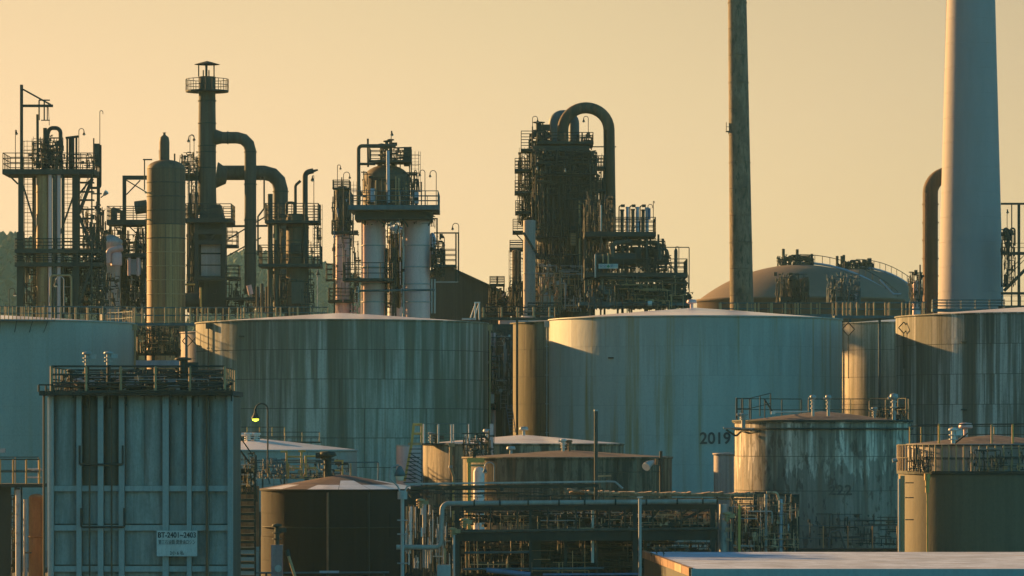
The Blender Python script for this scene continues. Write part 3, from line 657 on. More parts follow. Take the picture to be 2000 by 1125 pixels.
c = T.at(1422, 257); T.part('bracket_platform', MB().box(c, (.5, .8, .1)).box(c + Vector((-.2, 0, .5)), (.05, .8, 1.0)).box(c + Vector((0, -.4, .5)), (.5, .05, .05)).cyl(c + Vector((.4, 0, -1.2)), c, .04), M['dark'])
def dome(px, py_apex, rp, ybase, D, label):
    zb = P(0, ybase, D).z; c = P(px, py_apex, D); R = rp * D / FPX; h = c.z - zb
    T = Thing('dome_roof_tank', label, 'storage tank', c.x, c.y, 0, D=D)
    S = (R * R + h * h) / (2 * h); t1 = math.asin(min(1, R / S))
    T.part('roof', MB().lathe(c.x, c.y, [(S * math.sin(t), c.z - S + S * math.cos(t)) for t in [t1 * (1 - i / 14) for i in range(15)]], 96), M['dome'])
    T.part('wall', MB().lathe(c.x, c.y, [(R - .1, 0), (R - .1, zb), (R + .2, zb), (R + .2, zb + .3)], 96), M['dome'])
    # arched stairway over the roof
    pa = [(c.x + S * math.sin(t) * math.cos(-.35), c.y - .3 * S * math.sin(t) * .3, c.z - S + S * math.cos(t) + .25) for t in [t1 * i / 14 for i in range(15)]]
    st = T.part('roof_stair', MB().tube(pa, .18, 6), M['insulb'])
    T.part('handrail', MB().tube([(x, y, z + 1.1) for x, y, z in pa], .05, 5), M['dark'], st)
    for x, y, z in pa[::1]: T.rod('post', (x, y, z), (x, y, z + 1.1), .04, M['dark'], None)
    return T, c
D1, c1 = dome(1562, 517, 202, 590, 540, 'brown dome-roofed tank left of the pair, behind the mossy concrete chimney')
D2, c2 = dome(1672, 525, 150, 600, 575, 'farther brown dome-roofed tank, right of the pair')
for (Td, cx, seed, ys) in ((D1, 1552, 31, 517), (D2, 1668, 33, 527)):
    f = Td.at(cx, ys + 3); Tt = Thing('dome_fittings', 'cluster of vent pipes on top of the left brown dome' if seed == 31 else 'cluster of vent pipes on top of the right brown dome', 'pipework', f.x, f.y, f.z, D=Td.D)
    q = ((-22, 486), (-10, 500), (5, 487), (9, 497), (22, 505)) if seed == 31 else ((-33, 500), (-24, 500), (-20, 498), (10, 508), (36, 515))
    for dx, yt in q: Tt.rod('pipe', Tt.at(cx + dx, ys + 2), Tt.at(cx + dx, yt), .2, M['dark'])
    for dx in (-18, 4, 24): Tt.part('valve', valve(Tt, Tt.at(cx + dx, ys + 2), 1.0, M['dark'], .22), M['dark'])
    Tt.pipe('pipe', [Tt.at(cx - 28, ys), Tt.at(cx - 28, ys - 10), Tt.at(cx + 30, ys - 10), Tt.at(cx + 30, ys + 3)], .14, M['dark'])
    Tt.pipe('pipe', [Tt.at(cx - 8, ys), Tt.at(cx - 8, ys - 18), Tt.at(cx + 12, ys - 18), Tt.at(cx + 12, ys)], .12, M['dark'])
    clutter(Tt, cx - 34, cx + 36, ys - 18, ys + 5, 50, seed, M['dark'], dep=3, rpx=(1.2, 3.4))
for (px, seed, lab) in ((1545, 41, 'dark valve skid standing before the left brown dome'), (1645, 42, 'blue grey pipe skid standing before the right brown dome')):
    T = Thing('pipe_skid', lab, 'pipework', P(px, 590, 480).x, 480, 0, D=480)
    posts(T, (px - 15, px, px + 16), 545, 1030, 3, M['dark']); T.box('beam', T.at(px, 585), (T.m(44), 2, .5), M['dark'])
    clutter(T, px - 30, px + 34, 535, 592, 90, seed, M['duct'] if seed == 41 else M['blue'])
    if seed == 41: vessel(T, 1548, 9, 546, 590, M['duct'], 1.0)
    else:
        T.pipe('pipe', [T.at(1628, 560), T.at(1650, 575), T.at(1672, 575), T.at(1672, 600)], T.m(1.2), M['insulb'])
        T.pipe('pipe', [T.at(1718, 546), T.at(1745, 574), T.at(1760, 574)], T.m(1.6), M['insulb'])
T = Thing('rust_duct', 'fat rust brown pipe rising and bending into the left side of the pale chimney', 'pipe', P(1818, 700, 436).x, 436, 0, D=436)
T.pipe('duct', [T.at(1817, 1000), T.at(1817, 352), T.at(1890, 325)], T.m(15), M['rustpipe'], rad=T.m(36), n=24, seg=10)
T.pipe('side_pipe', [T.at(1806, 1000, -1.2), T.at(1806, 378, -1.2)], T.m(2.2), M['rustbeam'], n=10)
for y in (400, 436, 470, 506, 540, 575): T.part('flange', MB().cyl(T.at(1817, y), T.at(1817, y - 2), T.m(16.6), n=24), M['rustpipe'])
T = Thing('drum', 'small pale vertical drum beside the foot of the rust brown pipe', 'vessel', P(1788, 600, 420).x, 420, 0, D=420)
vessel(T, 1790, 8, 556, 0, M['insul'], 1.0); clutter(T, 1775, 1802, 530, 600, 40, 43, M['dark']); T.rod('vent_pipe', T.at(1797, 560), T.at(1797, 517), .08, M['dark'])
T.rod('frame_bar', T.at(1785, 533), T.at(1802, 533), .06, M['dark']); T.rod('frame_bar', T.at(1785, 533), T.at(1785, 600), .06, M['dark'])
T = Thing('steel_frame', 'dark open steel stair frame at the right edge beside the pale chimney', 'steel structure', P(1990, 600, 425).x, 425, 0, D=425)
posts(T, (1990, 2036), 398, 1050, 5, M['dark']); posts(T, (1976,), 398, 620, 2, M['dark'])
for y, w in ((398, 4), (495, 6), (573, 5)): T.rod('beam', T.at(1955, y), T.at(2060, y), T.m(w), M['dark'], kind='box')
T.rod('brace', T.at(1961, 568), T.at(2001, 528), T.m(6), M['dark'], kind='box'); T.rod('brace', T.at(2001, 528), T.at(2040, 490), T.m(6), M['dark'], kind='box')
railing(T, [T.at(1956, 492), T.at(2050, 492)], T.m(17), 1.2, M['dark']); railing(T, [T.at(1956, 598), T.at(2050, 598)], T.m(20), 1.0, M['dark'])
T.box('platform', T.at(2000, 600), (T.m(95), 2.4, .3), M['dark'])
for k in range(2): T.rod('handrail', T.at(1960, 548 - k * 9), T.at(2000, 508 - k * 9), .04, M['dark'])
for q in ((1961, 446), (1974, 446)): T.pipe('pipe', [T.at(q[0], 470), T.at(q[0], q[1]), T.at(q[0] + 8, q[1]), T.at(q[0] + 8, 480)], .1, M['dark'])
T.part('valve', valve(T, T.at(1964, 470), 1.1, M['dark'], .2), M['dark']); clutter(T, 1957, 1980, 450, 560, 40, 44, M['dark'])
lamp(1967, 409, 445, 424, 1, 'thin lamp on the dark frame at the right edge, above the platform', arm=1, rp=3, group=None)

# ================================================================== process units behind the tanks
LG = 'gooseneck lamps on the process platforms'
# --- far left unit
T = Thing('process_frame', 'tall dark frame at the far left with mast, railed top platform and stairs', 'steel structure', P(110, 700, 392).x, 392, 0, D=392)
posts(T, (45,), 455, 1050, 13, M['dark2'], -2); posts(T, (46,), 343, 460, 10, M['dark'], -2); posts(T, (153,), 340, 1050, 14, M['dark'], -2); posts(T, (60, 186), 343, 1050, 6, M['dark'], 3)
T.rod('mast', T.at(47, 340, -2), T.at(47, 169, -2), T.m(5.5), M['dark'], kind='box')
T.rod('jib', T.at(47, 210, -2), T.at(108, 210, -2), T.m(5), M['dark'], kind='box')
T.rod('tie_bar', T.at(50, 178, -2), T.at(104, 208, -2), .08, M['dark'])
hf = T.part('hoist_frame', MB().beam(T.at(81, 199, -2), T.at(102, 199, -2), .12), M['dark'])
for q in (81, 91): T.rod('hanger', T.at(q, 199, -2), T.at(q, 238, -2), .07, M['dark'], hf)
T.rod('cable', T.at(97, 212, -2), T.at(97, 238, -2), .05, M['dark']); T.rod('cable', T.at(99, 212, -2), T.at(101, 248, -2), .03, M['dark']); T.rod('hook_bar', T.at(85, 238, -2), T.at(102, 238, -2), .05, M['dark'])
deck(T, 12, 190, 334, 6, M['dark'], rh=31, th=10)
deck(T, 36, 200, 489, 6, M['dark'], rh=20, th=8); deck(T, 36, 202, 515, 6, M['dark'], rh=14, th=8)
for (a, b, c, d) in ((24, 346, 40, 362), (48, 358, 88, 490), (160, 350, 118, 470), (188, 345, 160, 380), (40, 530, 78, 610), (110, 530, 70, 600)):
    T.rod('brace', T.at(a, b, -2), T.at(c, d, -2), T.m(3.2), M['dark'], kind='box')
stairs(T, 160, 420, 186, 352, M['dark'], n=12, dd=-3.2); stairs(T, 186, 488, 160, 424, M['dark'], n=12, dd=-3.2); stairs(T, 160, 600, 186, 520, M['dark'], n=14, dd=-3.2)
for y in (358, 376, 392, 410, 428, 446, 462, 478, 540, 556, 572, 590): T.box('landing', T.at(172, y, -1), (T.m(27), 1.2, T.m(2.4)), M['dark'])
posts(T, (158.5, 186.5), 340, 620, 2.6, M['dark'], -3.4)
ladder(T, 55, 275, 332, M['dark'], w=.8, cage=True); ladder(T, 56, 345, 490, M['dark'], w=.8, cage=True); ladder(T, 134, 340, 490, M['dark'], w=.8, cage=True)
for q in (129, 134, 139, 147): T.rod('standpipe', T.at(q, 332, 1), T.at(q, 266 if q < 145 else 265, 1), .1 if q != 139 else .2, M['dark'])
T.rod('header', T.at(126, 268, 1), T.at(151, 265, 1), .12, M['dark'])
T.pipe('overhead_pipe', [T.at(93, 330), T.at(93, 262), T.at(97, 250), T.at(118, 250), T.at(119, 340)], T.m(4), M['duct'], rad=T.m(10), seg=8)
T.rod('standpipe', T.at(76, 330, -1), T.at(75.5, 225, -1), .13, M['dark'], kind='cylf')
T.rod('standpipe', T.at(88, 330), T.at(88, 250), T.m(4), M['duct'], kind='cylf')
T.box('junction_box', T.at(190, 303), (T.m(9), 1, T.m(44)), M['dark']); T.rod('pipe', T.at(183, 330), T.at(183, 270), .07, M['dark'])
T.pipe('pipe', [T.at(196, 283), T.at(196, 367), T.at(176, 367)], .12, M['dark'])
T.rod('arm', T.at(184, 382, -3), T.at(205, 382, -3), T.m(2.6), M['dark'], kind='box')
clutter(T, 62, 122, 268, 330, 110, 51, M['dark'], dep=3); clutter(T, 122, 186, 300, 330, 24, 52, M['dark'], dep=3)
clutter(T, 38, 205, 490, 612, 200, 53, M['dark']); clutter(T, 160, 205, 400, 510, 60, 54, M['dark']); clutter(T, 80, 200, 520, 612, 70, 55, M['duct'])
clutter(T, 38, 200, 490, 610, 24, 56, M['galv'])
T.pipe('pipe', [T.at(108, 600, -4), T.at(108, 541, -4), T.at(148, 541, -4), T.at(148, 600, -4)], T.m(2), M['ochre'], rad=T.m(6))
T = Thing('vessel', 'slim tall vessel with gold sunlit edge inside the far left frame', 'vessel', P(84, 700, 390).x, 390, 0, D=390)
vessel(T, 84, 13, 345, 0, M['ochrecol'], .5, bands=(375, 420, 465, 510, 535, 560, 590))
for i, (q, r, m) in enumerate(((99, 4, 'insul'), (108, 4.5, 'duct'), (116, 4, 'insul'), (124, 3, 'duct'))):
    T.rod('pipe', T.at(q, 1020, -.5), T.at(q, 342, -.5), T.m(r), M[m], kind='cylf')
def flood(px, py, D, label):
    b = P(px, py, D); T = Thing('floodlight', label, 'lamp', b.x, b.y, b.z, D=D)
    T.part('bracket', MB().cyl(b + Vector((-.3, 0, -.25)), b, .05), M['dark'])
    q = MB().tube([b + Vector((0, 0, 0)), b + Vector((.28, -.1, .28))], .12, 12, .24); T.part('housing', q, M['galv'])
    T.part('glass', MB().cyl(b + Vector((.28, -.1, .28)), b + Vector((.31, -.11, .31)), .2, n=12), M['glass'])
flood(203, 381, 389, 'floodlight on a short arm right of the far left stairs')
lamp(30, 254, 333, 391, 1, 'thin bell lamp on the left end of the far left top platform', arm=2)
lamp(154, 251, 333, 391, 1, 'hooped gooseneck lamp right of the standpipes on the far left platform', arm=10)
lamp(195, 216, 283, 391, 1, 'tall thin hooked pole above the right end of the far left platform', arm=6, rp=1.3)
lamp(188, 393, 489, 389, 1, 'small hooked lamp under the floodlight arm right of the far left stairs', arm=6, rp=2.4)
lamp(18, 563, 610, 366, 1, 'white glass gooseneck lamp against the hill at the far left', arm=11, rp=4)
lamp(125, 540, 612, 372, -1, 'white glass gooseneck lamp with an arched arm before the far left frame', arm=16, rp=5, pm=M['galv'])

# --- small units and the ochre column
T = Thing('process_frame', 'low frame with grey rounded vessel between far left frame and ochre column', 'steel structure', P(235, 700, 416).x, 416, 0, D=416)
posts(T, (243,), 343, 1050, 7, M['dark']); posts(T, (212, 282), 430, 1050, 5, M['dark'], 2)
T.rod('beam', T.at(240, 347), T.at(292, 347), T.m(8), M['dark'], kind='box')
for (a, b, c, d) in ((247, 380, 274, 352), (247, 352, 290, 378), (222, 440, 245, 470), (250, 440, 282, 470)): T.rod('brace', T.at(a, b), T.at(c, d), T.m(2.2), M['dark'], kind='box')
deck(T, 212, 290, 431, 4, M['dark'], rh=26, th=10); deck(T, 240, 288, 496, 4, M['dark'], rh=22, th=8)
T.part('drum', MB().cyl(T.at(264, 406), T.at(287, 403), T.m(13), n=18), M['duct'])
T.part('drum', MB().lathe(T.at(222, 0).x, T.D, [(.01, T.at(0, 404).z), (T.m(7), T.at(0, 408).z), (T.m(7), T.at(0, 430).z)], 16), M['dark'])
T.pipe('pipe', [T.at(222, 412), T.at(222, 408), T.at(238, 414), T.at(238, 432)], T.m(3.6), M['dark'])
clutter(T, 206, 290, 440, 610, 150, 57, M['dark']); clutter(T, 250, 290, 520, 612, 30, 58, M['galv']); clutter(T, 200, 290, 440, 600, 40, 59, M['duct'])
T.rod('pipe', T.at(256, 540, -2), T.at(256, 505, -2), T.m(3), M['insul'], kind='cylf'); T.rod('pipe', T.at(273, 540, -2), T.at(273, 505, -2), T.m(3), M['insul'], kind='cylf')
T.box('duct', T.at(264, 522, -1), (T.m(26), 1, T.m(30)), M['insulb'])
T = Thing('vessel', 'bulbous blue grey vessel with a bright elbow pipe left of the ochre column', 'vessel', P(215, 700, 414).x, 414, 0, D=414)
c = T.at(215, 0)
T.part('shell', MB().lathe(c.x, c.y, [(T.m(20), 0), (T.m(20), T.at(0, 560).z), (T.m(21), T.at(0, 480).z), (T.m(25), T.at(0, 474).z), (T.m(24), T.at(0, 469).z), (T.m(10), T.at(0, 460).z), (.01, T.at(0, 458).z)], 32), M['galv'])
T.pipe('elbow_pipe', [T.at(216, 515, -2.3), T.at(216, 492, -2.3), T.at(244, 486, -2.3)], T.m(6), M['insul'], rad=T.m(9), n=14)
T.part('cap', MB().lathe(T.at(231, 0).x, c.y - 2, [(T.m(11), T.at(0, 520).z), (T.m(11), T.at(0, 500).z), (T.m(7), T.at(0, 490).z), (.01, T.at(0, 486).z)], 20), M['insul'])
clutter(T, 198, 238, 535, 600, 34, 61, M['dark'], dd=-3, dep=1)
T = Thing('column', 'tall ochre clad column with riveted square plates and small neck on top', 'process column', P(324, 700, 400).x, 400, 0, D=400)
c = T.at(324.5, 320); r = T.m(37.5)
T.part('shell', MB().lathe(c.x, c.y, [(r - .03, 0), (r - .03, T.at(0, 330).z)], 40), M['seam'])
zs = [T.at(0, 330 + i * 27.2).z for i in range(17)]
plates(T, c.x, c.y, r, zs[16], zs[4], 12, 16, M['ochrecol'], gap=.05, th=.03, stag=False, name='cladding_plate')
plates(T, c.x, c.y, r, zs[4], zs[0], 4, 5, M['darkcol'], gap=.04, th=.03, stag=False, name='cladding_plate')
T.part('dome', MB().lathe(c.x, c.y, [(r * math.cos(t), T.at(0, 330).z + T.m(18) * math.sin(t)) for t in [PI / 2 * i / 8 for i in range(9)]], 40), M['darkcol'])
for i in range(1, 16): T.part('band', MB().lathe(c.x, c.y, [(r + .01, zs[i] - .05), (r + .05, zs[i]), (r + .01, zs[i] + .05)], 40), M['ochre'] if i > 5 else M['duct'])
T.part('neck', MB().lathe(T.at(321, 0).x, c.y, [(T.m(10), T.at(0, 316).z), (T.m(10), T.at(0, 278).z), (T.m(8.5), T.at(0, 268).z), (T.m(3), T.at(0, 264).z), (T.m(2), T.at(0, 261).z), (T.m(4), T.at(0, 259).z), (.01, T.at(0, 258.5).z)], 20), M['darkcol'])
T.rod('pipe', T.at(312, 316), T.at(311, 293), .05, M['dark']); T.rod('pipe', T.at(341, 318), T.at(341, 300), .08, M['dark']); T.rod('pipe', T.at(350, 330), T.at(352, 303), .04, M['dark'])
T.rod('davit', T.at(284, 372, -1), T.at(284, 313, -1), .06, M['dark']); T.rod('davit', T.at(281, 313, -1), T.at(299, 313, -1), .07, M['dark'])
for q, y in ((378, 8), (430, 6)): T.box('strap', T.at(292, q, -1.2), (T.m(14), .4, .1), M['ochre'])

# --- flue stack with square ducts
T = Thing('flue_stack', 'tall dark flue stack with conical rain cap, ring platform and furnace below', 'stack', P(405, 700, 438).x, 438, 0, D=438)
c = T.at(404.5, 0); Z = lambda y: T.at(0, y).z
T.part('stack_pipe', MB().lathe(c.x, c.y, [(T.m(19), Z(420)), (T.m(17.5), Z(360)), (T.m(17), Z(240)), (T.m(16), Z(150))], 28), M['duct'])
for i, y in enumerate((197, 241, 285, 297, 328)): T.part('flange', MB().lathe(c.x, c.y, [(T.m(17), Z(y + 1)), (T.m(18.2), Z(y + 1)), (T.m(18.2), Z(y - 1)), (T.m(17), Z(y - 1))], 28), M['dark'])
T.part('top_casing', MB().lathe(c.x, c.y, [(T.m(16.6), Z(180)), (T.m(16.6), Z(150)), (.01, Z(150))], 28, hard=True), M['dark'])
T.part('rain_cap', MB().lathe(c.x, c.y, [(T.m(25), Z(126)), (T.m(8), Z(121)), (.01, Z(119))], 24), M['dark'])
for q, dd in ((388, 0), (418, 0), (403, -.8), (403, .8)): T.rod('cap_post', T.at(q, 150, dd), T.at(q, 125, dd), .07, M['dark'])
for q in (397, 408): T.rod('vent_pipe', T.at(q, 150), T.at(q, 137), .07, M['dark'])
pf = T.part('ring_platform', MB().lathe(c.x, c.y, [(T.m(16), Z(180)), (T.m(42), Z(180)), (T.m(42), Z(177)), (T.m(16), Z(177))], 24, smooth=False), M['dark'])
railing(T, arc_pts(c.x, c.y, T.m(41.5), Z(178), 0, 360, 20), T.m(23), 1.1, M['dark'], pf, r=.04, mids=1, joined=True)
def duct(T, name, pts, w, h, mat, dd=0):
    mb = MB(); q = [T.at(a, b, dd) for a, b in pts]; mb.tube(fillet(q, T.m(w * 1.1), 3), T.m(w / 2), 16); return T.part(name, mb, mat)
duct(T, 'upper_duct', [(421, 269), (489, 269), (489, 575)], 23, 0, M['duct'], 0)
duct(T, 'lower_duct', [(421, 334), (545, 334), (545, 610)], 29, 0, M['duct'], 3)
T.part('hopper', MB().tube([T.at(421, 340, 2), T.at(440, 342, 2)], T.m(26), 16, T.m(15)), M['duct'])
T.part('collar', MB().tube([T.at(419, 268), T.at(434, 269)], T.m(16), 16, T.m(11.5)), M['dark'])
for a, b in ((445, 269), (489, 297), (489, 360), (489, 430), (489, 495)):
    e = (T.at(a - 1, b), T.at(a + 1, b)) if a == 445 else (T.at(a, b - 1), T.at(a, b + 1))
    T.part('flange', MB().tube(list(e), T.m(12.8), 18), M['dark'])
for b in (370, 420): T.part('flange', MB().tube([T.at(545, b, 3), T.at(545, b + 2, 3)], T.m(16), 18), M['dark'])
T.part('furnace_box', MB().add([T.at(x, y, d) for y, hw in ((400, 17), (436, 26), (610, 26)) for x, d in ((414 - hw, -hw * .05), (414 + hw, -hw * .05), (414 + hw, hw * .1), (414 - hw, hw * .1))], [(i * 4 + k, i * 4 + (k + 1) % 4, i * 4 + 4 + (k + 1) % 4, i * 4 + 4 + k) for i in range(2) for k in range(4)]), M['dark'])
for y in (485, 508, 530): T.box('front_panel', T.at(414, y, -1.6), (T.m(38), .15, T.m(20)), M['cladw'])
posts(T, (387, 440), 436, 1050, 8, M['dark'], -2.2)
for y in (455, 475, 545): T.rod('beam', T.at(383, y, -2.2), T.at(444, y, -2.2), T.m(9), M['dark'], kind='box')
T.rod('brace', T.at(388, 438, -2.3), T.at(412, 472, -2.3), .2, M['dark'], kind='box'); T.rod('brace', T.at(440, 438, -2.3), T.at(412, 472, -2.3), .2, M['dark'], kind='box')
deck(T, 364, 456, 429, 6, M['dark'], rh=28, th=8)
deck(T, 440, 465, 479, 3, M['dark'], rh=26, th=5); deck(T, 440, 468, 541, 3, M['dark'], rh=22, th=5)
T.rod('stay', T.at(440, 442), T.at(530, 441), T.m(4), M['dark'], kind='box')
for (a, b, c_, d) in ((444, 468, 530, 416), (444, 500, 510, 464)): T.rod('stay', T.at(a, b), T.at(c_, d), T.m(2.4), M['dark'], kind='box')
T.pipe('drain_pipe', [T.at(517, 345, -1), T.at(517, 408, -1), T.at(505, 424, -1), T.at(505, 500, -1)], .09, M['dark'])
posts(T, (387, 372), 330, 610, 3, M['dark'], -2); T.rod('beam', T.at(362, 347), T.at(390, 347), T.m(12), M['dark'], kind='box')
deck(T, 356, 388, 340, 4, M['dark'], rh=22, th=3); ladder(T, 376, 350, 430, M['dark'], w=.7, cage=True); ladder(T, 449, 430, 480, M['dark'], w=.5)
clutter(T, 356, 388, 296, 345, 36, 62, M['dark']); clutter(T, 366, 388, 350, 610, 110, 63, M['dark']); clutter(T, 366, 470, 540, 612, 90, 64, M['dark']); clutter(T, 470, 560, 565, 612, 60, 65, M['duct']); clutter(T, 480, 520, 555, 610, 12, 66, M['galv'])
T.box('cross_deck', T.at(500, 585, -2), (T.m(120), 1.5, T.m(5)), M['dark']); T.part('drum', MB().cyl(T.at(362, 590, -3), T.at(396, 590, -3), T.m(16), n=20), M['dark'])
T.pipe('yellow_pipe', [T.at(359, 610, -5), T.at(359, 559, -5), T.at(388, 559, -5)], T.m(1.8), M['yellow']); T.rod('yellow_post', T.at(399, 612, -5), T.at(399, 565, -5), T.m(2), M['yellow'])
lamp(371, 263, 340, 423, 1, 'right of twin hooded lamps between ochre column and flue stack', arm=8)
lamp(379, 264, 340, 422, -1, 'left of twin hooded lamps between ochre column and flue stack', arm=11)
T2l = Thing('stack_pipe', 'dark duct column with a lit white cap at the foot of the down duct', 'pipe', P(519, 600, 418).x, 418, 0, D=418)
for i in range(3): T2l.rod('pipe', T2l.at(503 + i * 9, 612), T2l.at(503 + i * 9, 560 - (i % 2) * 6), T2l.m(3), M['duct'], kind='cylf')
T2l.part('cap', MB().cyl(T2l.at(490, 575), T2l.at(486, 557), T2l.m(5), n=12), M['insul'])

# --- brown column with railed platforms
T = Thing('column', 'brown column with two railed platforms and caged ladder, right of the bent ducts', 'process column', P(582, 700, 396).x, 396, 0, D=396)
vessel(T, 581, 22, 425, 0, M['darkcol'], .3, bands=(445, 470, 520, 550, 580), bandmat=M['duct'])
deck(T, 520, 625, 433, 5, M['dark'], rh=33, th=5); deck(T, 508, 628, 517, 5, M['dark'], rh=36, th=6)
T.pipe('vent_gooseneck', [T.at(597, 520, -1), T.at(597, 338, -1), T.at(613, 335, -1)], T.m(5.2), M['dark'], rad=T.m(10), n=14, seg=8)
T.part('vent_nozzle', MB().cyl(T.at(611, 336, -1), T.at(622, 333, -1), T.m(3.4), T.m(1.5)), M['dark'])
T.pipe('hooked_pipe', [T.at(577, 425), T.at(577, 362), T.at(587, 353)], T.m(2.8), M['dark'], rad=T.m(8))
T.pipe('hooked_pipe', [T.at(560, 430), T.at(560, 396), T.at(575, 396), T.at(575, 420)], T.m(2.8), M['dark'], rad=T.m(5))
T.part('crown', MB().cyl(T.at(578, 427), T.at(578, 418), T.m(18), n=16), M['dark'])
ladder(T, 621, 400, 520, M['dark'], w=.6, cage=True, dd=-.5)
T.rod('pipe', T.at(541, 612, -1), T.at(541, 430, -1), T.m(4), M['duct'], kind='cylf'); T.rod('pipe', T.at(529, 620, -1), T.at(529, 380, -1), T.m(5), M['duct'], kind='cylf')
T.rod('pipe', T.at(540, 470, -1.6), T.at(540, 440, -1.6), T.m(2), M['ochre'], kind='cylf'); T.box('flange', T.at(580, 487, -1.7), (T.m(20), 1.2, T.m(20)), M['dark'])
T.part('manhole', MB().cyl(T.at(580, 487, -2.3), T.at(580, 487, -1.2), T.m(10), n=18), M['dark'])
T.box('foot_box', T.at(583, 573, -1.3), (T.m(24), .4, T.m(42)), M['duct'])
clutter(T, 524, 612, 525, 612, 70, 67, M['dark']); clutter(T, 530, 570, 420, 520, 24, 68, M['dark']); clutter(T, 603, 628, 425, 520, 10, 69, M['dark'])
lamp(516, 344, 430, 406, -1, 'small pale hook lamp on the bent duct below the flue stack', arm=7, rp=2)
lamp(613, 343, 433, 393, -1, 'drop lamp under the big gooseneck vent of the brown column', arm=3, rp=4)
lamp(620, 527, 612, 372, 1, 'white street style lamp standing in front of the tree line', arm=1.5, rp=5, pm=M['galv'], zb=0)

# --- slim vessel and twin reactors
T = Thing('vessel', 'slim vessel with white lower half, dark top and ladder, numbered 203', 'vessel', P(667, 700, 420).x, 420, 0, D=420)
vessel(T, 669, 14, 455, 0, M['insul'], .2, bands=(500, 545, 590), bandmat=M['galv'])
vessel(T, 669, 15, 375, 455, M['duct'], .8, name='upper_shell', bands=(400, 430))
me = text_mesh('203', .55, M['ink'], .01); T.inst('number', me, Matrix.Translation(T.at(667, 482, -.95)) @ Matrix.Rotation(PI / 2, 4, 'X'))
T.part('spout', MB().cyl(T.at(668, 372), T.at(667.5, 346), T.m(3), T.m(1), n=8), M['dark'])
deck(T, 650, 684, 367, 2.4, M['dark'], rh=14, th=3); deck(T, 648, 690, 452, 2.6, M['dark'], rh=20, th=6)
posts(T, (653, 684), 372, 1050, 2.6, M['dark']); ladder(T, 677, 480, 590, M['galv'], w=.6, dd=-1.2); ladder(T, 691, 355, 405, M['dark'], w=.6, cage=True)
deck(T, 642, 690, 586, 3, M['dark'], rh=22, th=6); deck(T, 637, 652, 546, 2, M['dark'], rh=30, th=3)
clutter(T, 650, 690, 380, 450, 46, 70, M['dark']); clutter(T, 650, 700, 450, 590, 46, 71, M['duct']); clutter(T, 655, 705, 580, 612, 20, 72, M['insul']); clutter(T, 650, 690, 385, 470, 12, 73, M['insulb'])
lamp(659, 322, 367, 419, 1, 'upper thin lamp of the slim vessel with the white lower half', arm=6, rp=2.6)
lamp(671, 336, 452, 417, 1, 'arched lamp just right of the slim vessel spout', arm=12, rp=3)
T = Thing('reactor_unit', 'twin white reactors carrying a broad blue green platform and a domed drum', 'process column', P(772, 700, 405).x, 405, 0, D=405)
for q, rp in ((729, 23.5), (814, 26)):
    vessel(T, q, rp, 428, 0, M['insul'], .1, name='reactor', bands=(480, 522, 555, 590), bandmat=M['galv'], dd=0)
vessel(T, 772, 20, 440, 0, M['insulb'], .3, name='rear_vessel', dd=8)
for q in (708, 788.5): T.rod('lit_pipe', T.at(q, 1000, -.4), T.at(q, 434, -.4), T.m(2.6), M['white'], kind='cylf')
d = deck(T, 686, 858, 406, 9, M['blue'], rh=28, th=9); T.rod('edge_beam', T.at(684, 410, -4.6), T.at(858, 410, -4.6), T.m(9), M['blue'], kind='box')
T.box('under_deck', T.at(770, 424), (T.m(150), 6, T.m(16)), M['dark']); T.box('sill_beam', T.at(772, 430, -4), (T.m(144), .3, T.m(3)), M['dark'])
for (a, b, c_, dq) in ((700, 418, 712, 440), (848, 418, 838, 444), (760, 430, 750, 446), (790, 430, 798, 446), (740, 430, 752, 442), (705, 432, 698, 420)): T.rod('knee_brace', T.at(a, b, -3), T.at(c_, dq, -3), T.m(3), M['dark'], kind='box')
c = T.at(755, 0); T.part('domed_drum', MB().lathe(c.x, c.y, [(T.m(46), T.at(0, 406).z), (T.m(46), T.at(0, 352).z)] + [(T.m(46) * math.cos(t), T.at(0, 352).z + T.m(30) * math.sin(t)) for t in [PI / 2 * i / 8 for i in range(1, 9)]], 32), M['darkcol'])
for q in (742, 755, 768): T.rod('nozzle', T.at(q, 326), T.at(q, 312), T.m(5), M['dark'], kind='cylf')
T.pipe('frame_pipe', [T.at(703, 408, -3.6), T.at(703, 290, -3.6), T.at(742, 290, -3.6), T.at(775, 290, -3.6)], T.m(3.6), M['duct'], rad=T.m(7))
T.rod('pipe', T.at(703, 325, -3.6), T.at(735, 325, -3.6), T.m(2.6), M['dark']); T.rod('pipe', T.at(721, 330, -3), T.at(720.5, 275, -3), T.m(2), M['dark'], kind='cylf')
deck(T, 722, 804, 315, 4, M['dark'], rh=24, th=4)
for q in (800, 803): T.rod('post', T.at(q, 406), T.at(q, 288), .1, M['dark'], kind='box')
T.box('valve_house', T.at(795, 306), (T.m(12), 1.6, T.m(36)), M['dark']); T.rod('header', T.at(768, 289), T.at(804, 288), T.m(2.6), M['dark'], kind='box')
for q, y in ((755, 277), (763, 274), (745, 283)): T.part('relief_valve', valve(T, T.at(q, 312), T.m(312 - y), M['dark'], .16), M['dark'])
T.rod('standpipe', T.at(761, 400, -4), T.at(760, 300, -4), T.m(3.2), M['insulb'], kind='cylf')
for q in (737, 748, 756, 775, 781, 786, 792): T.rod('standpipe', T.at(q, 404, -3.5), T.at(q, 345 + (q * 7) % 13, -3.5), T.m(1.4), M['ochre' if q % 2 else 'duct'], kind='cylf')
ladder(T, 811, 296, 375, M['dark'], w=.7, cage=True)
for (a, b, t) in ((823, 330, 1), (808, 345, 1)): T.rod('vent_pipe', T.at(a, 405), T.at(a, b + 25), T.m(1.2), M['dark'])
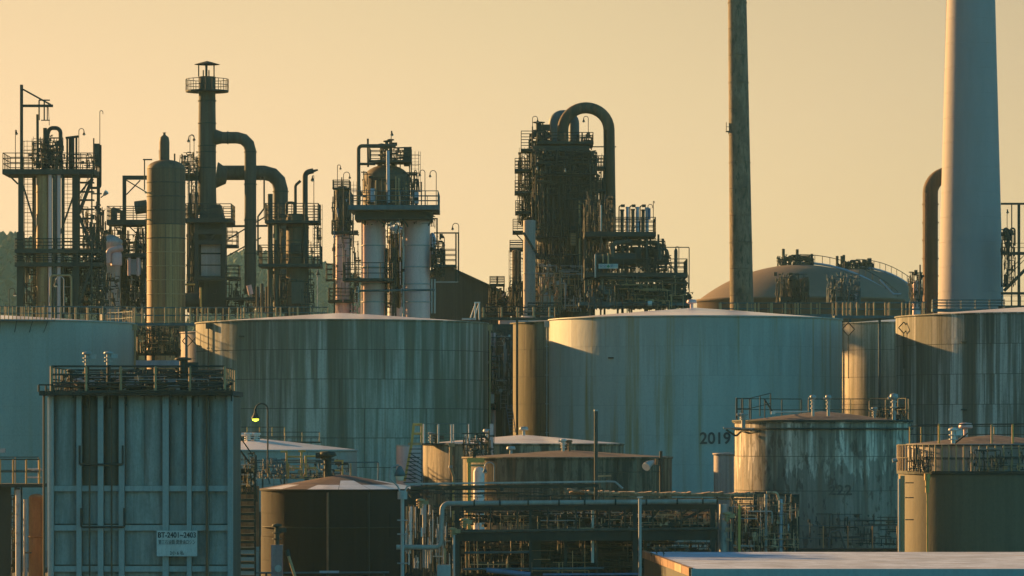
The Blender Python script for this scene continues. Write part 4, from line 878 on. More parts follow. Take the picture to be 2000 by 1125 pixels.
T.pipe('pipe', [T.at(811, 400, -3), T.at(811, 354, -3), T.at(818, 354, -3), T.at(820, 378, -3)], T.m(1.6), M['dark']); T.box('cabinet', T.at(815, 390, -3), (T.m(8), 1, T.m(22)), M['insulb']); T.box('cabinet', T.at(730, 385, -3), (T.m(8), 1, T.m(26)), M['insulb'])
clutter(T, 705, 815, 330, 402, 100, 74, M['dark'], dep=7); clutter(T, 715, 812, 350, 402, 20, 75, M['ochre'], dep=7); clutter(T, 700, 850, 414, 440, 46, 76, M['dark'], dep=6); clutter(T, 745, 800, 290, 312, 26, 77, M['dark'])
deck(T, 672, 770, 546, 4, M['dark'], rh=30, th=5, dd=-1.5); deck(T, 690, 790, 505, 3, M['dark'], rh=0, th=1.6, dd=4)
T.pipe('ring_pipe', [T.at(690, 570, -2.6), T.at(850, 568, -2.6)], T.m(2.2), M['blue'])
posts(T, (754, 768, 773), 485, 1050, 3.5, M['dark'], -.5); ladder(T, 764, 485, 612, M['dark'], w=.7, cage=True, dd=-1); clutter(T, 750, 790, 430, 600, 60, 78, M['dark'], dd=1); clutter(T, 760, 782, 430, 460, 12, 79, M['galv'], dd=-3)
for q in (843, 849): T.rod('pipe', T.at(q, 612), T.at(q, 545), T.m(1.8), M['galv'])
# side frame with coil
posts(T, (853.5,), 426, 480, 3, M['dark']); T.rod('bar', T.at(845, 427), T.at(855, 427), T.m(2.4), M['dark'], kind='box'); T.rod('bar', T.at(847, 455), T.at(896, 455), T.m(2.6), M['dark'], kind='box')
posts(T, (890.5, 895.5), 455, 550, 2.8, M['dark'])
deck(T, 846, 892, 518, 3, M['dark'], rh=30, th=5); T.pipe('loop_pipe', [T.at(895, 520), T.at(895, 551), T.at(850, 551)], T.m(1.4), M['galv'])
for i in range(7): T.part('coil_fin', MB().cyl(T.at(856, 470 + i * 5.4), T.at(856, 471.5 + i * 5.4), T.m(6.5), n=14), M['dark'])
T.part('hand_wheel', MB().tube([T.at(857 + 8 * math.cos(t), 510 + 8 * math.sin(t), -1) for t in [2 * PI * i / 16 for i in range(17)]], .09, 6), M['dark'])
T.part('side_dome', MB().lathe(T.at(843, 0).x, T.D + 2, [(T.m(8), T.at(0, 520).z), (T.m(8), T.at(0, 465).z), (T.m(5), T.at(0, 455).z), (.01, T.at(0, 452).z)], 18), M['insulb'])
clutter(T, 842, 868, 460, 540, 46, 80, M['dark'])
lamp(764, 256, 288, 404, 1, 'thin bell lamp topping the pipe frame above the domed drum', arm=1.5, rp=3.6)
lamp(830, 332, 405, 404, -1, 'left of two arched lamps at the right end of the reactor platform', arm=10, rp=3)
lamp(852, 333, 405, 404, -1, 'right of two arched lamps at the right end of the reactor platform', arm=12, rp=3)
lamp(896, 436, 455, 404, -1, 'arched lamp above the small square frame right of the reactors', arm=12, rp=3)
lamp(700, 560, 590, 380, -1, 'white glass lamp hanging low before the left reactor', arm=4, rp=4, pm=M['galv'])

# --- dark warehouse
T = Thing('warehouse', 'dark sided building with long sloping roof right of the twin reactors', 'building', P(910, 700, 440).x, 440, 0, D=440)
xl, xr, xm = 780, 988, 868
def yroof(x): return 520 + (x - xm) * .46 if x > xm else 520 + (xm - x) * .46
x = xl
while x < xr:
    x2 = min(xr, x + 6.4); a = T.at(x + .3, yroof(x)); b = T.at(x2 - .3, yroof(x2)); z = 0.0
    T.part('siding_panel', MB().add([(a.x, a.y, z), (b.x, a.y, z), (b.x, a.y, b.z), (a.x, a.y, a.z), (a.x, a.y + .12, z), (b.x, a.y + .12, z), (b.x, a.y + .12, b.z), (a.x, a.y + .12, a.z)], [(0, 1, 2, 3), (1, 5, 6, 2), (4, 0, 3, 7), (3, 2, 6, 7)]), M['bld']); x += 6.4
a, b, c_ = T.at(xl, yroof(xl)), T.at(xm, 520), T.at(xr, yroof(xr)); dy = Vector((0, 30, 0)); up = Vector((0, 0, .25)); ov = Vector((0, -.5, 0))
T.part('wall', MB().add([T.at(xl, 1060, .2), T.at(xr, 1060, .2), T.at(xr, yroof(xr), .2), T.at(xm, 520, .2), T.at(xl, yroof(xl), .2)], [(0, 1, 2, 3, 4)]), M['seam'])
for p, q in ((a, b), (b, c_)): T.part('roof', MB().add([p + ov, q + ov, q + dy, p + dy, p + ov + up, q + ov + up, q + dy + up, p + dy + up], [(0, 1, 5, 4), (4, 5, 6, 7), (3, 2, 1, 0), (1, 2, 6, 5), (0, 4, 7, 3)]), M['duct'])
T.part('wall', MB().add([c_, c_ + dy, Vector((c_.x, c_.y + 30, 0)), Vector((c_.x, c_.y, 0))], [(0, 1, 2, 3)]), M['bld'])
T = Thing('process_frame', 'low dark railed unit in the gap between the warehouse and the big dark tower', 'steel structure', P(972, 700, 428).x, 428, 0, D=428)
deck(T, 956, 986, 555, 3, M['dark'], rh=14, th=4); posts(T, (960, 968, 984), 556, 1050, 3, M['dark']); T.rod('pipe', T.at(971, 560), T.at(971, 540), .1, M['dark']); clutter(T, 955, 1000, 560, 615, 60, 81, M['dark']); deck(T, 950, 1000, 612, 3, M['dark'], rh=18, th=5); clutter(T, 980, 998, 575, 600, 8, 82, M['insul'])
vessel(T, 985, 12, 585, 0, M['rustpipe'], .3, name='tank')

# --- the big dark fractionating tower
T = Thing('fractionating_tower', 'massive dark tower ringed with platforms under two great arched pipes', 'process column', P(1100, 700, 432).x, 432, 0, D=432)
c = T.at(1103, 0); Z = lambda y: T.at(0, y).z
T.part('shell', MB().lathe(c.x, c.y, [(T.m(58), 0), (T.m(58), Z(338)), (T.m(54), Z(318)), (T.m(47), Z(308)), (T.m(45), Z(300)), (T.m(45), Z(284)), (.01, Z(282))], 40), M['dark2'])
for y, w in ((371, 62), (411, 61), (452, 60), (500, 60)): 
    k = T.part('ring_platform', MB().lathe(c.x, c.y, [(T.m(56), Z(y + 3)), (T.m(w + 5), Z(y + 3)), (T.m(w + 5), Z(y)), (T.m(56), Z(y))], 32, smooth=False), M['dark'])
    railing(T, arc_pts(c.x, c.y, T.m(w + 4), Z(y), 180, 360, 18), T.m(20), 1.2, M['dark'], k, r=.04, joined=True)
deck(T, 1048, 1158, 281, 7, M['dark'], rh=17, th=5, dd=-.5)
deck(T, 1040, 1150, 290, 4, M['dark'], rh=0, th=10, dd=-2)
for (x0, x1, y, rh) in ((1017, 1040, 294, 34), (1005, 1046, 333, 20), (1005, 1044, 376, 20), (1006, 1042, 415, 20), (1001, 1024, 453, 22), (995, 1022, 486, 14)):
    deck(T, x0, x1, y, 4, M['dark'], rh=rh, th=5, dd=-1)
    T.rod('knee_brace', T.at(x0 + 6, y + 4, -1), T.at(x1, y + 22, -1), T.m(2), M['dark'], kind='box')
for (x0, x1, y, rh) in ((1150, 1180, 328, 20), (1150, 1182, 372, 20), (1155, 1178, 410, 16)): deck(T, x0, x1, y, 4, M['dark'], rh=rh, th=5, dd=-1)
T.pipe('bypass_pipe', [T.at(1155, 312, -1), T.at(1166, 306, -1), T.at(1166, 320, -1)], T.m(2), M['dark'])
posts(T, (1034, 1148.5), 275, 420, 4, M['dark'], -2); T.rod('tie_bar', T.at(1150, 288, -1), T.at(1203, 288, -1), .06, M['dark'])
ladder(T, 1024, 290, 333, M['dark'], w=.7, cage=True, dd=-1); ladder(T, 1012, 333, 376, M['dark'], w=.6, dd=-1); ladder(T, 1016, 376, 450, M['dark'], w=.6, dd=-1)
T.pipe('great_arch_pipe', [T.at(1099, 290, -1)] + [T.at(1144 - 45 * math.cos(t), 255 - 43 * math.sin(t), -1) for t in [PI * i / 16 for i in range(17)]] + [T.at(1191, 300, -1), T.at(1192, 470, -1)], T.m(11), M['rustpipe'], rad=1, n=22)
T.pipe('arch_pipe', [T.at(1082, 290, 2), T.at(1082, 222, 2), T.at(1122, 222, 2), T.at(1122, 290, 2)], T.m(10), M['blue'], rad=T.m(17), n=20, seg=8)
for q, y in ((1040, 247), (1050, 238), (1060, 240), (1035, 262), (1068, 258), (1145, 262), (1137, 258)): T.rod('vent_pipe', T.at(q, 285), T.at(q, y), T.m(1.4), M['dark'], kind='cylf')
T.part('relief_valve', valve(T, T.at(1052, 285), T.m(45), M['dark'], .3), M['dark']); T.part('relief_valve', valve(T, T.at(1062, 285), T.m(26), M['dark'], .2), M['dark'])
deck(T, 1038, 1162, 322, 7, M['dark'], rh=16, th=4, dd=-1.5); T.box('casing', T.at(1100, 306, -1.6), (T.m(100), 2.4, T.m(30)), M['dark2'])
clutter(T, 1036, 1164, 296, 345, 130, 183, M['dark'], dd=-4, dep=3, rpx=(1, 4)); clutter(T, 1036, 1166, 345, 470, 140, 184, M['dark2'], dd=-4.5, dep=2, rpx=(1, 4)); clutter(T, 1120, 1182, 395, 540, 120, 185, M['dark'], dd=-3, rpx=(1, 4))
clutter(T, 1036, 1075, 255, 290, 44, 83, M['dark']); clutter(T, 1118, 1155, 262, 290, 14, 84, M['dark'])
clutter(T, 1012, 1048, 300, 440, 90, 85, M['dark'], dd=-1); clutter(T, 1045, 1160, 320, 600, 120, 86, M['duct'], dd=-4.2, dep=2); clutter(T, 1155, 1182, 300, 600, 90, 87, M['dark'], dd=-1)
clutter(T, 1038, 1160, 500, 612, 150, 88, M['dark'], dd=-5); clutter(T, 1038, 1150, 520, 612, 40, 89, M['galv'], dd=-6); clutter(T, 1040, 1150, 530, 612, 26, 90, M['ochre'], dd=-6)
T.rod('name_plate', T.at(1074, 307, -3), T.at(1092, 307, -3), T.m(4), M['sign'], kind='box'); T.box('red_board', T.at(1095, 349, -3.5), (T.m(8), .1, T.m(8)), M['orange'])
for y in (371, 411, 455): T.rod('beam', T.at(1056, y, -3.6), T.at(1160, y, -3.6), T.m(3), M['duct'], kind='box')
for q, y0, y1 in ((1121, 397, 480), (1130, 397, 540), (1122, 480, 600), (1105, 480, 560)): T.rod('riser', T.at(q, y1, -5), T.at(q, y0, -5), T.m(1.8), M['ochre' if q == 1130 else 'duct'], kind='cylf')
for i in range(8): T.box('louvre', T.at(1118, 462 + i * 3, -5.5), (T.m(10), .5, T.m(1.4)), M['ochre'])
T = Thing('column', 'pale grey column with sunlit left edge leaning close to the massive dark tower', 'process column', P(1033, 700, 422).x, 422, 0, D=422)
vessel(T, 1034, 12, 431, 0, M['cladw'], .1, bands=(534,), bandmat=M['galv'])
for a in ((1022, 455, 1050, 500),): T.rod('brace', T.at(a[0], a[1], -1), T.at(a[2], a[3], -1), .12, M['dark'])
T = Thing('column', 'slim laddered column at the left foot of the massive dark tower', 'process column', P(1008, 700, 426).x, 426, 0, D=426)
vessel(T, 1009, 9, 490, 0, M['darkcol'], .3); ladder(T, 1001, 490, 612, M['dark'], w=.5, cage=True, dd=-1); ladder(T, 1017, 490, 600, M['dark'], w=.5, dd=-1); clutter(T, 995, 1022, 540, 612, 50, 91, M['dark'], dd=-2); deck(T, 992, 1024, 612, 3, M['dark'], rh=18, th=5, dd=-2)
T = Thing('drum', 'small weathered drum with lit pipe stubs before the dark tower foot', 'vessel', P(1066, 600, 410).x, 410, 0, D=410)
vessel(T, 1068, 13, 575, 0, M['cladw'], .3, bands=(590, 600)); clutter(T, 1050, 1100, 530, 612, 36, 92, M['rustbeam'], dd=-2); deck(T, 1030, 1090, 612, 3, M['dark'], rh=18, th=5, dd=-3)
lamp(1040, 227, 285, 430, 1, 'arched lamp on the left of the dark tower top platform', arm=10, rp=3)
lamp(1149, 227, 285, 430, -1, 'arched lamp inside the great arch, right of the tower top', arm=9, rp=3)
lamp(1014, 418, 432, 428, 1, 'small bell lamp hanging under the left platforms of the dark tower', arm=1, rp=2.6)
for q, y, lab in ((1048, 330, 'tiny white lamp on the upper left wall of the dark tower'), (1103, 334, 'tiny white lamp in the middle of the dark tower')):
    lamp(q, y - 5, y + 3, 423, 1, lab, arm=1, rp=2.4, shade=M['galv'])

# --- stepped pipe structure with six short stacks
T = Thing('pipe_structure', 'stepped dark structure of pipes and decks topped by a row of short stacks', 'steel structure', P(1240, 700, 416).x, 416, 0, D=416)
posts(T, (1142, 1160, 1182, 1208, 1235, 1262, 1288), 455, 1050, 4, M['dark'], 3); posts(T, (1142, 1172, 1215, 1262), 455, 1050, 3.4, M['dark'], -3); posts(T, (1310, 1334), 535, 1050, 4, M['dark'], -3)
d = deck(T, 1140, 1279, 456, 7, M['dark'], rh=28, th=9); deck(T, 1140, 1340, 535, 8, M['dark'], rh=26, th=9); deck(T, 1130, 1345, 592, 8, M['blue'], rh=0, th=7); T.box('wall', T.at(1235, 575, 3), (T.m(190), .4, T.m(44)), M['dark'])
T.rod('beam', T.at(1140, 508), T.at(1306, 508), T.m(17), M['dark'], kind='box')
for i, q in enumerate((1215, 1226, 1236, 1246, 1256, 1265)):
    hh = (412, 405, 411, 405, 412, 406)[i]; m = 'insulb' if i % 2 else 'dark'
    T.part('short_stack', MB().cyl(T.at(q, 458, i % 2 * 2), T.at(q, hh, i % 2 * 2), T.m(3.4), n=14).cyl(T.at(q, hh, i % 2 * 2), T.at(q, hh - 3, i % 2 * 2), T.m(4.4), n=14), M[m])
    if i % 2 == 0:
        T.pipe('hood_pipe', [T.at(q - 6.5, 458, -1), T.at(q - 6.5, 403, -1), T.at(q, 403, -1)], T.m(1.2), M['dark'], rad=.2); T.box('hood', T.at(q + 1, 403, -1), (T.m(7.5), .5, T.m(5)), M['dark'])
T.rod('tie_beam', T.at(1198, 428), T.at(1268, 428), T.m(2.6), M['dark'], kind='box')
T.box('stack', T.at(1268, 418), (T.m(5), .5, T.m(22)), M['skyblue'])
T.pipe('header_pipe', [T.at(1194, 505, -3.5), T.at(1194, 478, -3.5), T.at(1232, 475, -3.5)], T.m(4.5), M['duct'], rad=T.m(10), n=14)
T.pipe('header_pipe', [T.at(1225, 477, -2), T.at(1286, 475, -2), T.at(1286, 510, -2)], T.m(4.5), M['duct'], rad=T.m(10), n=14)
T.pipe('header_pipe', [T.at(1290, 490, -2), T.at(1300, 486, -2), T.at(1303, 500, -2)], T.m(3), M['dark'], n=12)
for (a, b, c_, e) in ((1240, 515, 1254, 532), (1290, 500, 1318, 534), (1172, 470, 1190, 505), (1140, 505, 1165, 470), (1225, 470, 1215, 458), (1240, 445, 1222, 470), (1150, 540, 1125, 570), (1190, 560, 1172, 540), (1200, 560, 1226, 600), (1160, 605, 1185, 592)): T.rod('brace', T.at(a, b, -3), T.at(c_, e, -3), T.m(2.2), M['dark'], kind='box')
T.part('horizontal_drum', MB().cyl(T.at(1162, 509, -3), T.at(1240, 509, -3), T.m(13), n=18), M['dark']); T.part('horizontal_drum', MB().cyl(T.at(1230, 494, 1), T.at(1290, 494, 1), T.m(12), n=18), M['dark'])
T.part('drum', MB().cyl(T.at(1243, 484, -2), T.at(1243, 508, -2), T.m(9), n=18), M['dark'])
vs = MB().lathe(T.at(1318.5, 0).x, T.D - 2, [(T.m(3.4), T.at(0, 535).z), (T.m(3.4), T.at(0, 492).z), (T.m(2), T.at(0, 488).z), (.01, T.at(0, 486).z)], 14); T.part('bottle', vs, M['dark'])
T.pipe('wire_frame', [T.at(1295, 483), T.at(1346, 483), T.at(1346, 600)], .05, M['dark'], rad=.1); T.pipe('wire_frame', [T.at(1320, 486), T.at(1320, 482), T.at(1326, 482), T.at(1326, 520)], .04, M['dark'], rad=.1)
for q, a, b in ((1172, 405, 455), (1161, 500, 545), (1186, 498, 520), (1176, 500, 516)): T.rod('lit_pipe', T.at(q, b, -4), T.at(q, a, -4), T.m(1.6), M['ochre' if q > 1172 else 'white'], kind='cylf')
for s in range(4):
    clutter(T, 1140 + 5 * s, 1280, 460, 605, 26, 93 + s, M['dark'], dd=-1)
clutter(T, 1140, 1300, 462, 530, 70, 186, M['dark'], dep=5, rpx=(1, 3.6)); clutter(T, 1140, 1336, 544, 600, 90, 187, M['dark'], dep=5, rpx=(1.5, 5)); T.box('casing', T.at(1190, 572, 0), (T.m(80), 1.5, T.m(34)), M['dark2']); T.box('casing', T.at(1290, 574, 0), (T.m(60), 1.5, T.m(30)), M['dark'])
clutter(T, 1140, 1200, 380, 455, 90, 101, M['dark'], dep=5); clutter(T, 1280, 1340, 545, 605, 90, 102, M['dark']); clutter(T, 1140, 1340, 540, 606, 60, 103, M['duct'], dd=-4); clutter(T, 1140, 1330, 545, 606, 26, 104, M['ochre'], dd=-4); clutter(T, 1250, 1310, 500, 535, 30, 105, M['dark'])
clutter(T, 1140, 1200, 560, 606, 30, 106, M['blue'], dd=-4); clutter(T, 1336, 1352, 570, 606, 16, 107, M['dark'])
deck(T, 1330, 1346, 592, 2, M['dark'], rh=20, th=3)
a = T.at(1262, 596, -5); T.part('white_drum', MB().cyl(a, T.at(1270, 596, -5), T.m(5), n=12), M['white']); T.rod('cross_pipe', T.at(1256, 596, -5), T.at(1275, 596, -5), T.m(2), M['skyblue'], kind='cylf')
for q in (1306, 1328): T.rod('yellow_post', T.at(q, 606, -8), T.at(q, 580, -8), T.m(1.6), M['ochre'], kind='box'); T.rod('yellow_bar', T.at(q - 6, 582, -8), T.at(q + 6, 579, -8), T.m(1.2), M['ochre'], kind='box')
lamp(1200, 399, 456, 411, -1, 'curled lamp left of the row of short stacks on the stepped structure', arm=8, rp=2.6)
lamp(1265.5, 399, 430, 411, 1, 'small hooked lamp at the right end of the row of short stacks', arm=9, rp=1.2)
lamp(1276, 393, 456, 411, 1, 'slender hooked pole at the right corner of the stepped structure', arm=2, rp=1.2)
T = Thing('sign_board', 'long white safety board with green cross on the stepped pipe structure', 'sign', P(1188, 520, 409).x, 409, P(1188, 520, 409).z, D=409)
T.box('board', T.at(1188, 520), (T.m(38), .08, T.m(9)), M['sign'])
RX = Matrix.Rotation(PI / 2, 4, 'X')
for q, ch in ((1174, '安'), (1181, '全'), (1195, '第'), (1202, '一')): T.inst('character', text_mesh(ch, T.m(7.4), M['skyblue'], .01), Matrix.Translation(T.at(q, 520, -.06)) @ RX)
T.part('green_cross', MB().box(T.at(1188, 520, -.06), (T.m(6), .03, T.m(2))).box(T.at(1188, 520, -.07), (T.m(2), .03, T.m(6))), M['green'])

# ================================================================== front row
# --- ribbed tank block BT-2401 ~ 2403
D0 = 240.0
T = Thing('tank_block', 'boxy grey green ribbed tank block carrying a sign board, at the lower left', 'storage tank', P(272, 900, D0).x, D0, 0, D=D0)
X = lambda q: P(q, 0, D0).x
Zf = lambda y: P(0, y, D0).z
depth = 8.0
T.part('body', MB().box(((X(100) + X(452)) / 2, D0 + depth / 2 + .35, Zf(772) / 2), (X(452) - X(100), depth - .3, Zf(772) - .1)), M['bt_panel_d'])
ribs = [101, 155, 197, 238, 324, 370, 405, 450]
wpx = [9, 10, 11, 11, 12, 9, 5, 10]
for q, w in zip(ribs, wpx): T.box('rib', (X(q), D0 - .02, Zf(772) / 2), (T.m(w), .42 if w > 6 else .3, Zf(772)), M['bt_rib'])
rows = [(770, 948), (960, 1023), (1037, 1103), (1117, 1190)]
def bulge(x0, x1, z0, z1, mat, dep, n=10, skew=0.0):
    mb = MB(); vs = []
    for z in (z0, z1):
        for k in range(n + 1):
            f = k / n; vs.append((x0 + (x1 - x0) * f, D0 + .32 - dep * math.sin(PI * f) ** .7, z))
    mb.add(vs, [(k, k + 1, n + 2 + k, n + 1 + k) for k in range(n)], True); m = n + 1
    mb.add([(x0, D0 + .32, z1), (x1, D0 + .32, z1)] + vs[m:], [tuple(range(2, m + 2)) + (1, 0)][:0] or [(0, 1, m + 1) + tuple(range(m, 1, -1))])
    return mb
for i in range(len(ribs) - 1):
    x0, x1 = ribs[i] + wpx[i] / 2 + .5, ribs[i + 1] - wpx[i + 1] / 2 - .5
    for j, (ya, yb) in enumerate(rows):
        w = x1 - x0; n = 2 if (w > 60 and j == 0) else 1
        for k in range(n):
            a = x0 + w * k / n + (.4 if k else 0); b = x0 + w * (k + 1) / n
            mt = M['bt_panel_d'] if (i in (1, 2) and j == 0) else M['bt_panel']
            T.part('panel', bulge(X(a), X(b), Zf(yb) if yb < 1180 else 0, Zf(ya), mt, T.m((b - a) * (.22 if j == 0 else .06))), mt)
        if j: # horizontal stiffener between the ribs
            if not (i in (2,) and j == 1 and False): T.box('stiffener', ((X(x0) + X(x1)) / 2, D0 + .08, Zf(ya - 6)), (X(x1) - X(x0), .30, T.m(11)), M['bt_rib'])
# left flank, plus splayed ochre corner panels added to catch a sunlit strip
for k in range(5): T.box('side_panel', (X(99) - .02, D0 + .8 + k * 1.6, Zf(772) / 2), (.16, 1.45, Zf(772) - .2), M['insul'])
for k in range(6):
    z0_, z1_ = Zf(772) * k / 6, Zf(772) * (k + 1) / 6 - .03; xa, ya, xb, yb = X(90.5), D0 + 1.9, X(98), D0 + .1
    T.part('sun_corner_panel', MB().add([(xa, ya, z0_), (xb, yb, z0_), (xb, yb, z1_), (xa, ya, z1_), (xa + .1, ya, z0_), (xb + .1, yb, z0_), (xb + .1, yb, z1_), (xa + .1, ya, z1_)], [(0, 1, 2, 3), (1, 5, 6, 2), (4, 0, 3, 7), (3, 2, 6, 7), (5, 4, 7, 6)]), M['ochre'])
T.rod('corner_pipe', (X(96), D0 - .35, 0), (X(96), D0 - .35, Zf(775)), T.m(1.2), M['white'], kind='cylf'); T.rod('corner_pipe', (X(88), D0 - .5, 0), (X(88), D0 - .5, Zf(770)), .07, M['rustpipe'])
for q in (176, 219): T.rod('drop_pipe', (X(q), D0 - .32, 0), (X(q), D0 - .32, Zf(770)), .05, M['rustpipe'])
T.rod('drop_pipe', (X(405), D0 - .3, 0), (X(405), D0 - .3, Zf(770)), T.m(2.6), M['rustpipe'], kind='cylf')
for (xa, xb, y, up) in ((157, 241, 907, 37), (160, 244, 1029, 37)):
    T.pipe('rest_bracket', [(X(xa), D0 - .4, Zf(y - up)), (X(xa), D0 - .4, Zf(y)), (X(xb), D0 - .4, Zf(y)), (X(xb), D0 - .4, Zf(y - up))], .06, M['dark'], rad=.1, n=6)
top = T.part('top_platform', MB().box(((X(80) + X(457)) / 2, D0 + 3.6, Zf(768)), (X(457) - X(80), 9.2, .28)), M['dark'])
zt = Zf(764); y0, y1 = D0 - .95, D0 + 8
railing(T, [(X(104), y0, zt), (X(441), y0, zt)], T.m(48), 1.9, M['dark'], top, r=.065, mids=2, postmat=M['ochre'])
railing(T, [(X(104), y0, zt), (X(104), y1, zt), (X(441), y1, zt), (X(441), y0, zt)], T.m(46), 1.9, M['dark'], top, r=.04, mids=1, postmat=M['ochre'])
railing(T, [(X(80), y0 - .1, Zf(766)), (X(108), y0 - .1, Zf(766))], T.m(14), .5, M['dark'], top, r=.05, mids=0)
for k in range(5): T.rod('pipe', (X(104), D0 - .6 + k * 1.2, zt + .25 + .06 * k), (X(445), D0 - .6 + k * 1.2, zt + .25 + .06 * k), .06 + .02 * (k % 3), M['dark'])
for q, yt, m_ in ((135, 712, 'duct'), (150, 735, 'insul'), (236, 712, 'duct'), (226, 738, 'insul'), (270, 730, 'ochre'), (290, 742, 'duct'), (328, 722, 'duct'), (343, 735, 'orange'), (348, 742, 'ochre'), (404, 715, 'duct'), (422, 742, 'ochre')):
    T.part('valve', valve(T, (X(q), D0 + 1 + (q % 5) * .8, zt), T.m(764 - yt) * .75, M[m_], .12), M[m_])
for q, yt in ((171, 692), (213, 691)):
    v = T.part('vent_stack', MB().cyl((X(q), D0 - .2, zt - 1), (X(q), D0 - .2, Zf(yt + 20)), .12, n=10), M['dark2']); b = Vector((X(q), D0 - .2, Zf(yt + 22)))
    T.part('valve', valve(T, b, T.m(22), M['galv'], .13), M['galv'], v)
T.part('valve', valve(T, (X(355), D0 + 1, zt), T.m(62), M['dark'], .22), M['dark'])
for q in (150, 236, 312): T.part('drum', MB().cyl((X(q), D0 + 2, zt + .35), (X(q) + .9, D0 + 2, zt + .35), .32, n=14), M['galv'])
for q, w in ((308, 40), (160, 26), (228, 30)): T.part('manhole', MB().cyl((X(q), D0 + .3, zt + .1), (X(q), D0 + .3, zt + .42), T.m(w) / 2, n=24).cyl((X(q), D0 + .3, zt + .42), (X(q), D0 + .3, zt + .5), T.m(w) / 2 + .1, n=24), M['duct'])
clutter(T, 112, 438, 722, 762, 120, 120, M['dark'], dep=5, dd=3, rpx=(1.2, 4.5)); clutter(T, 112, 438, 730, 762, 26, 121, M['ochre'], dep=5, dd=3); clutter(T, 112, 438, 735, 762, 26, 122, M['galv'], dep=4, dd=2); clutter(T, 95, 455, 762, 772, 60, 123, M['dark'], dep=1, dd=-.8, vert=.1)
T = Thing('sign_board', 'white sign board lettered BT-2401~2403 on the boxy ribbed tank block', 'sign', X(347), D0 - .45, Zf(1060), D=D0 - .45)
T.box('board', (X(347), D0 - .5, Zf(1061)), (T.m(79), .06, T.m(50)), M['sign'])
for txt, yy, hh, sx in (('BT-2401~2403', 1045, 11.5, .92), ('第三石油類 潤滑油ロシン', 1059, 8.2, .78), ('2小 6 私', 1080, 7.5, 1.0)):
    me = text_mesh(txt, T.m(hh) * 1.25, M['ink'], .008, sx, .012 if yy == 1045 else .0); w = max(v.co.x for v in me.vertices) - min(v.co.x for v in me.vertices)
    tgt = T.m({1045: 74, 1059: 72, 1080: 27}[yy]); k = tgt / w
    for v in me.vertices: v.co.x *= k
    T.inst('lettering', me, Matrix.Translation((X(347), D0 - .54, Zf(yy))) @ RX)

# --- far lower left: platform, pipes, rusty vessel
T = Thing('platform_unit', 'railed dark platform with white sunlit pipe at the lower left edge', 'steel structure', P(40, 950, 256).x, 256, 0, D=256)
d = T.part('platform', MB().box(T.at(36, 948), (T.m(100), 3, T.m(7))), M['dark']); railing(T, [T.at(-20, 945, -1.4), T.at(82, 945, -1.4)], T.m(48), .9, M['dark'], d, r=.045, postmat=M['yellow']); railing(T, [T.at(-20, 945, 1.4), T.at(70, 945, 1.4)], T.m(52), 1.2, M['dark'], d, postmat=M['ochre'])
T.rod('white_pipe', T.at(41, 1170, -1), T.at(41, 956, -1), T.m(7), M['white'], kind='cylf'); T.rod('pipe', T.at(52, 1170, -.6), T.at(52, 975, -.6), T.m(4), M['white'], kind='cylf'); T.rod('thin_pipe', T.at(48, 1170, -1.6), T.at(48, 950, -1.6), .05, M['dark'])
for y in (985, 1004, 1040, 1060): T.part('lug', MB().cyl(T.at(39, y, -1.35), T.at(39, y, -1.25), .1, n=10), M['white'])
for q in (6, 14, 27): T.rod('post', T.at(q, 1170, 1), T.at(q, 950, 1), T.m(1.65), M['dark'], kind='cylf')
for y in (1002, 1012, 1030, 1045, 1052, 1075, 1092): T.box('shelf_pipe', T.at(14, y, .6), (T.m(36), .2, T.m(2.5)), M['blue'])
for q in (60, 72): T.part('pipe_top', MB().cyl(T.at(q, 922, -1.2), T.at(q + 22, 916 + q % 3, -1.2), T.m(1.6), n=8), M['galv'])
for k in range(3): T.rod('round_bar', T.at(58, 916 + k * 16, -1.2), T.at(85, 916 + k * 16, -1.2), T.m(1.6), M['white'])
clutter(T, 0, 34, 950, 1120, 60, 124, M['dark'], dd=2); T.box('junction', T.at(6, 880, -1), (T.m(16), .4, T.m(8)), M['galv']); T.box('shade_backing', T.at(6, 1040, -.9), (T.m(38), .1, T.m(180)), M['dark'])  # last box: dark sheet added for the darkness behind the posts
T = Thing('vessel', 'orange rusty vertical vessel beside the white pipe at the lower left', 'vessel', P(72, 1000, 253).x, 253, 0, D=253)
vessel(T, 71, 15, 972, 0, M['orange'], .5, bands=(1048,)); T.box('bracket', T.at(58, 1079, -.7), (T.m(12), .3, .08), M['dark'])

# --- stairs between block and dark tank
T = Thing('stair_tower', 'steep dark stairs with many treads right of the ribbed tank block', 'stairs', P(478, 1000, 252).x, 252, 0, D=252)
for i in range(17): T.box('tread', T.at(479 + (i % 2) * 1, 922 + i * 13.6, 0), (T.m(36), .3 + .3, T.m(5.5)), M['dark'])
T.rod('stringer', T.at(458, 1160), T.at(458, 820), T.m(3.4), M['dark2'], kind='box'); T.rod('stringer', T.at(499, 1160), T.at(497, 900), T.m(3.4), M['dark2'], kind='box')
T.rod('stringer', T.at(506, 1160, 1), T.at(506, 1000, 1), T.m(3), M['dark'], kind='box')
T.rod('brace', T.at(463, 845), T.at(494, 890), T.m(2.4), M['dark2'], kind='box'); T.pipe('curved_rail', [T.at(462, 870), T.at(488, 905), T.at(497, 925), T.at(502, 980)], .06, M['dark2'])
T.box('rusty_wall', T.at(479, 1010, 2.6), (T.m(44), .2, T.m(120)), M['rustbeam']); T.box('landing', T.at(478, 918), (T.m(42), 1.2, T.m(6)), M['dark'])
for k in range(3): T.rod('round_bar', T.at(468, 908 + k * 19, -.5), T.at(495, 908 + k * 19, -.5), T.m(1.6), M['white'])
clutter(T, 460, 500, 885, 960, 40, 125, M['dark']); clutter(T, 462, 498, 895, 950, 14, 126, M['ochre'])

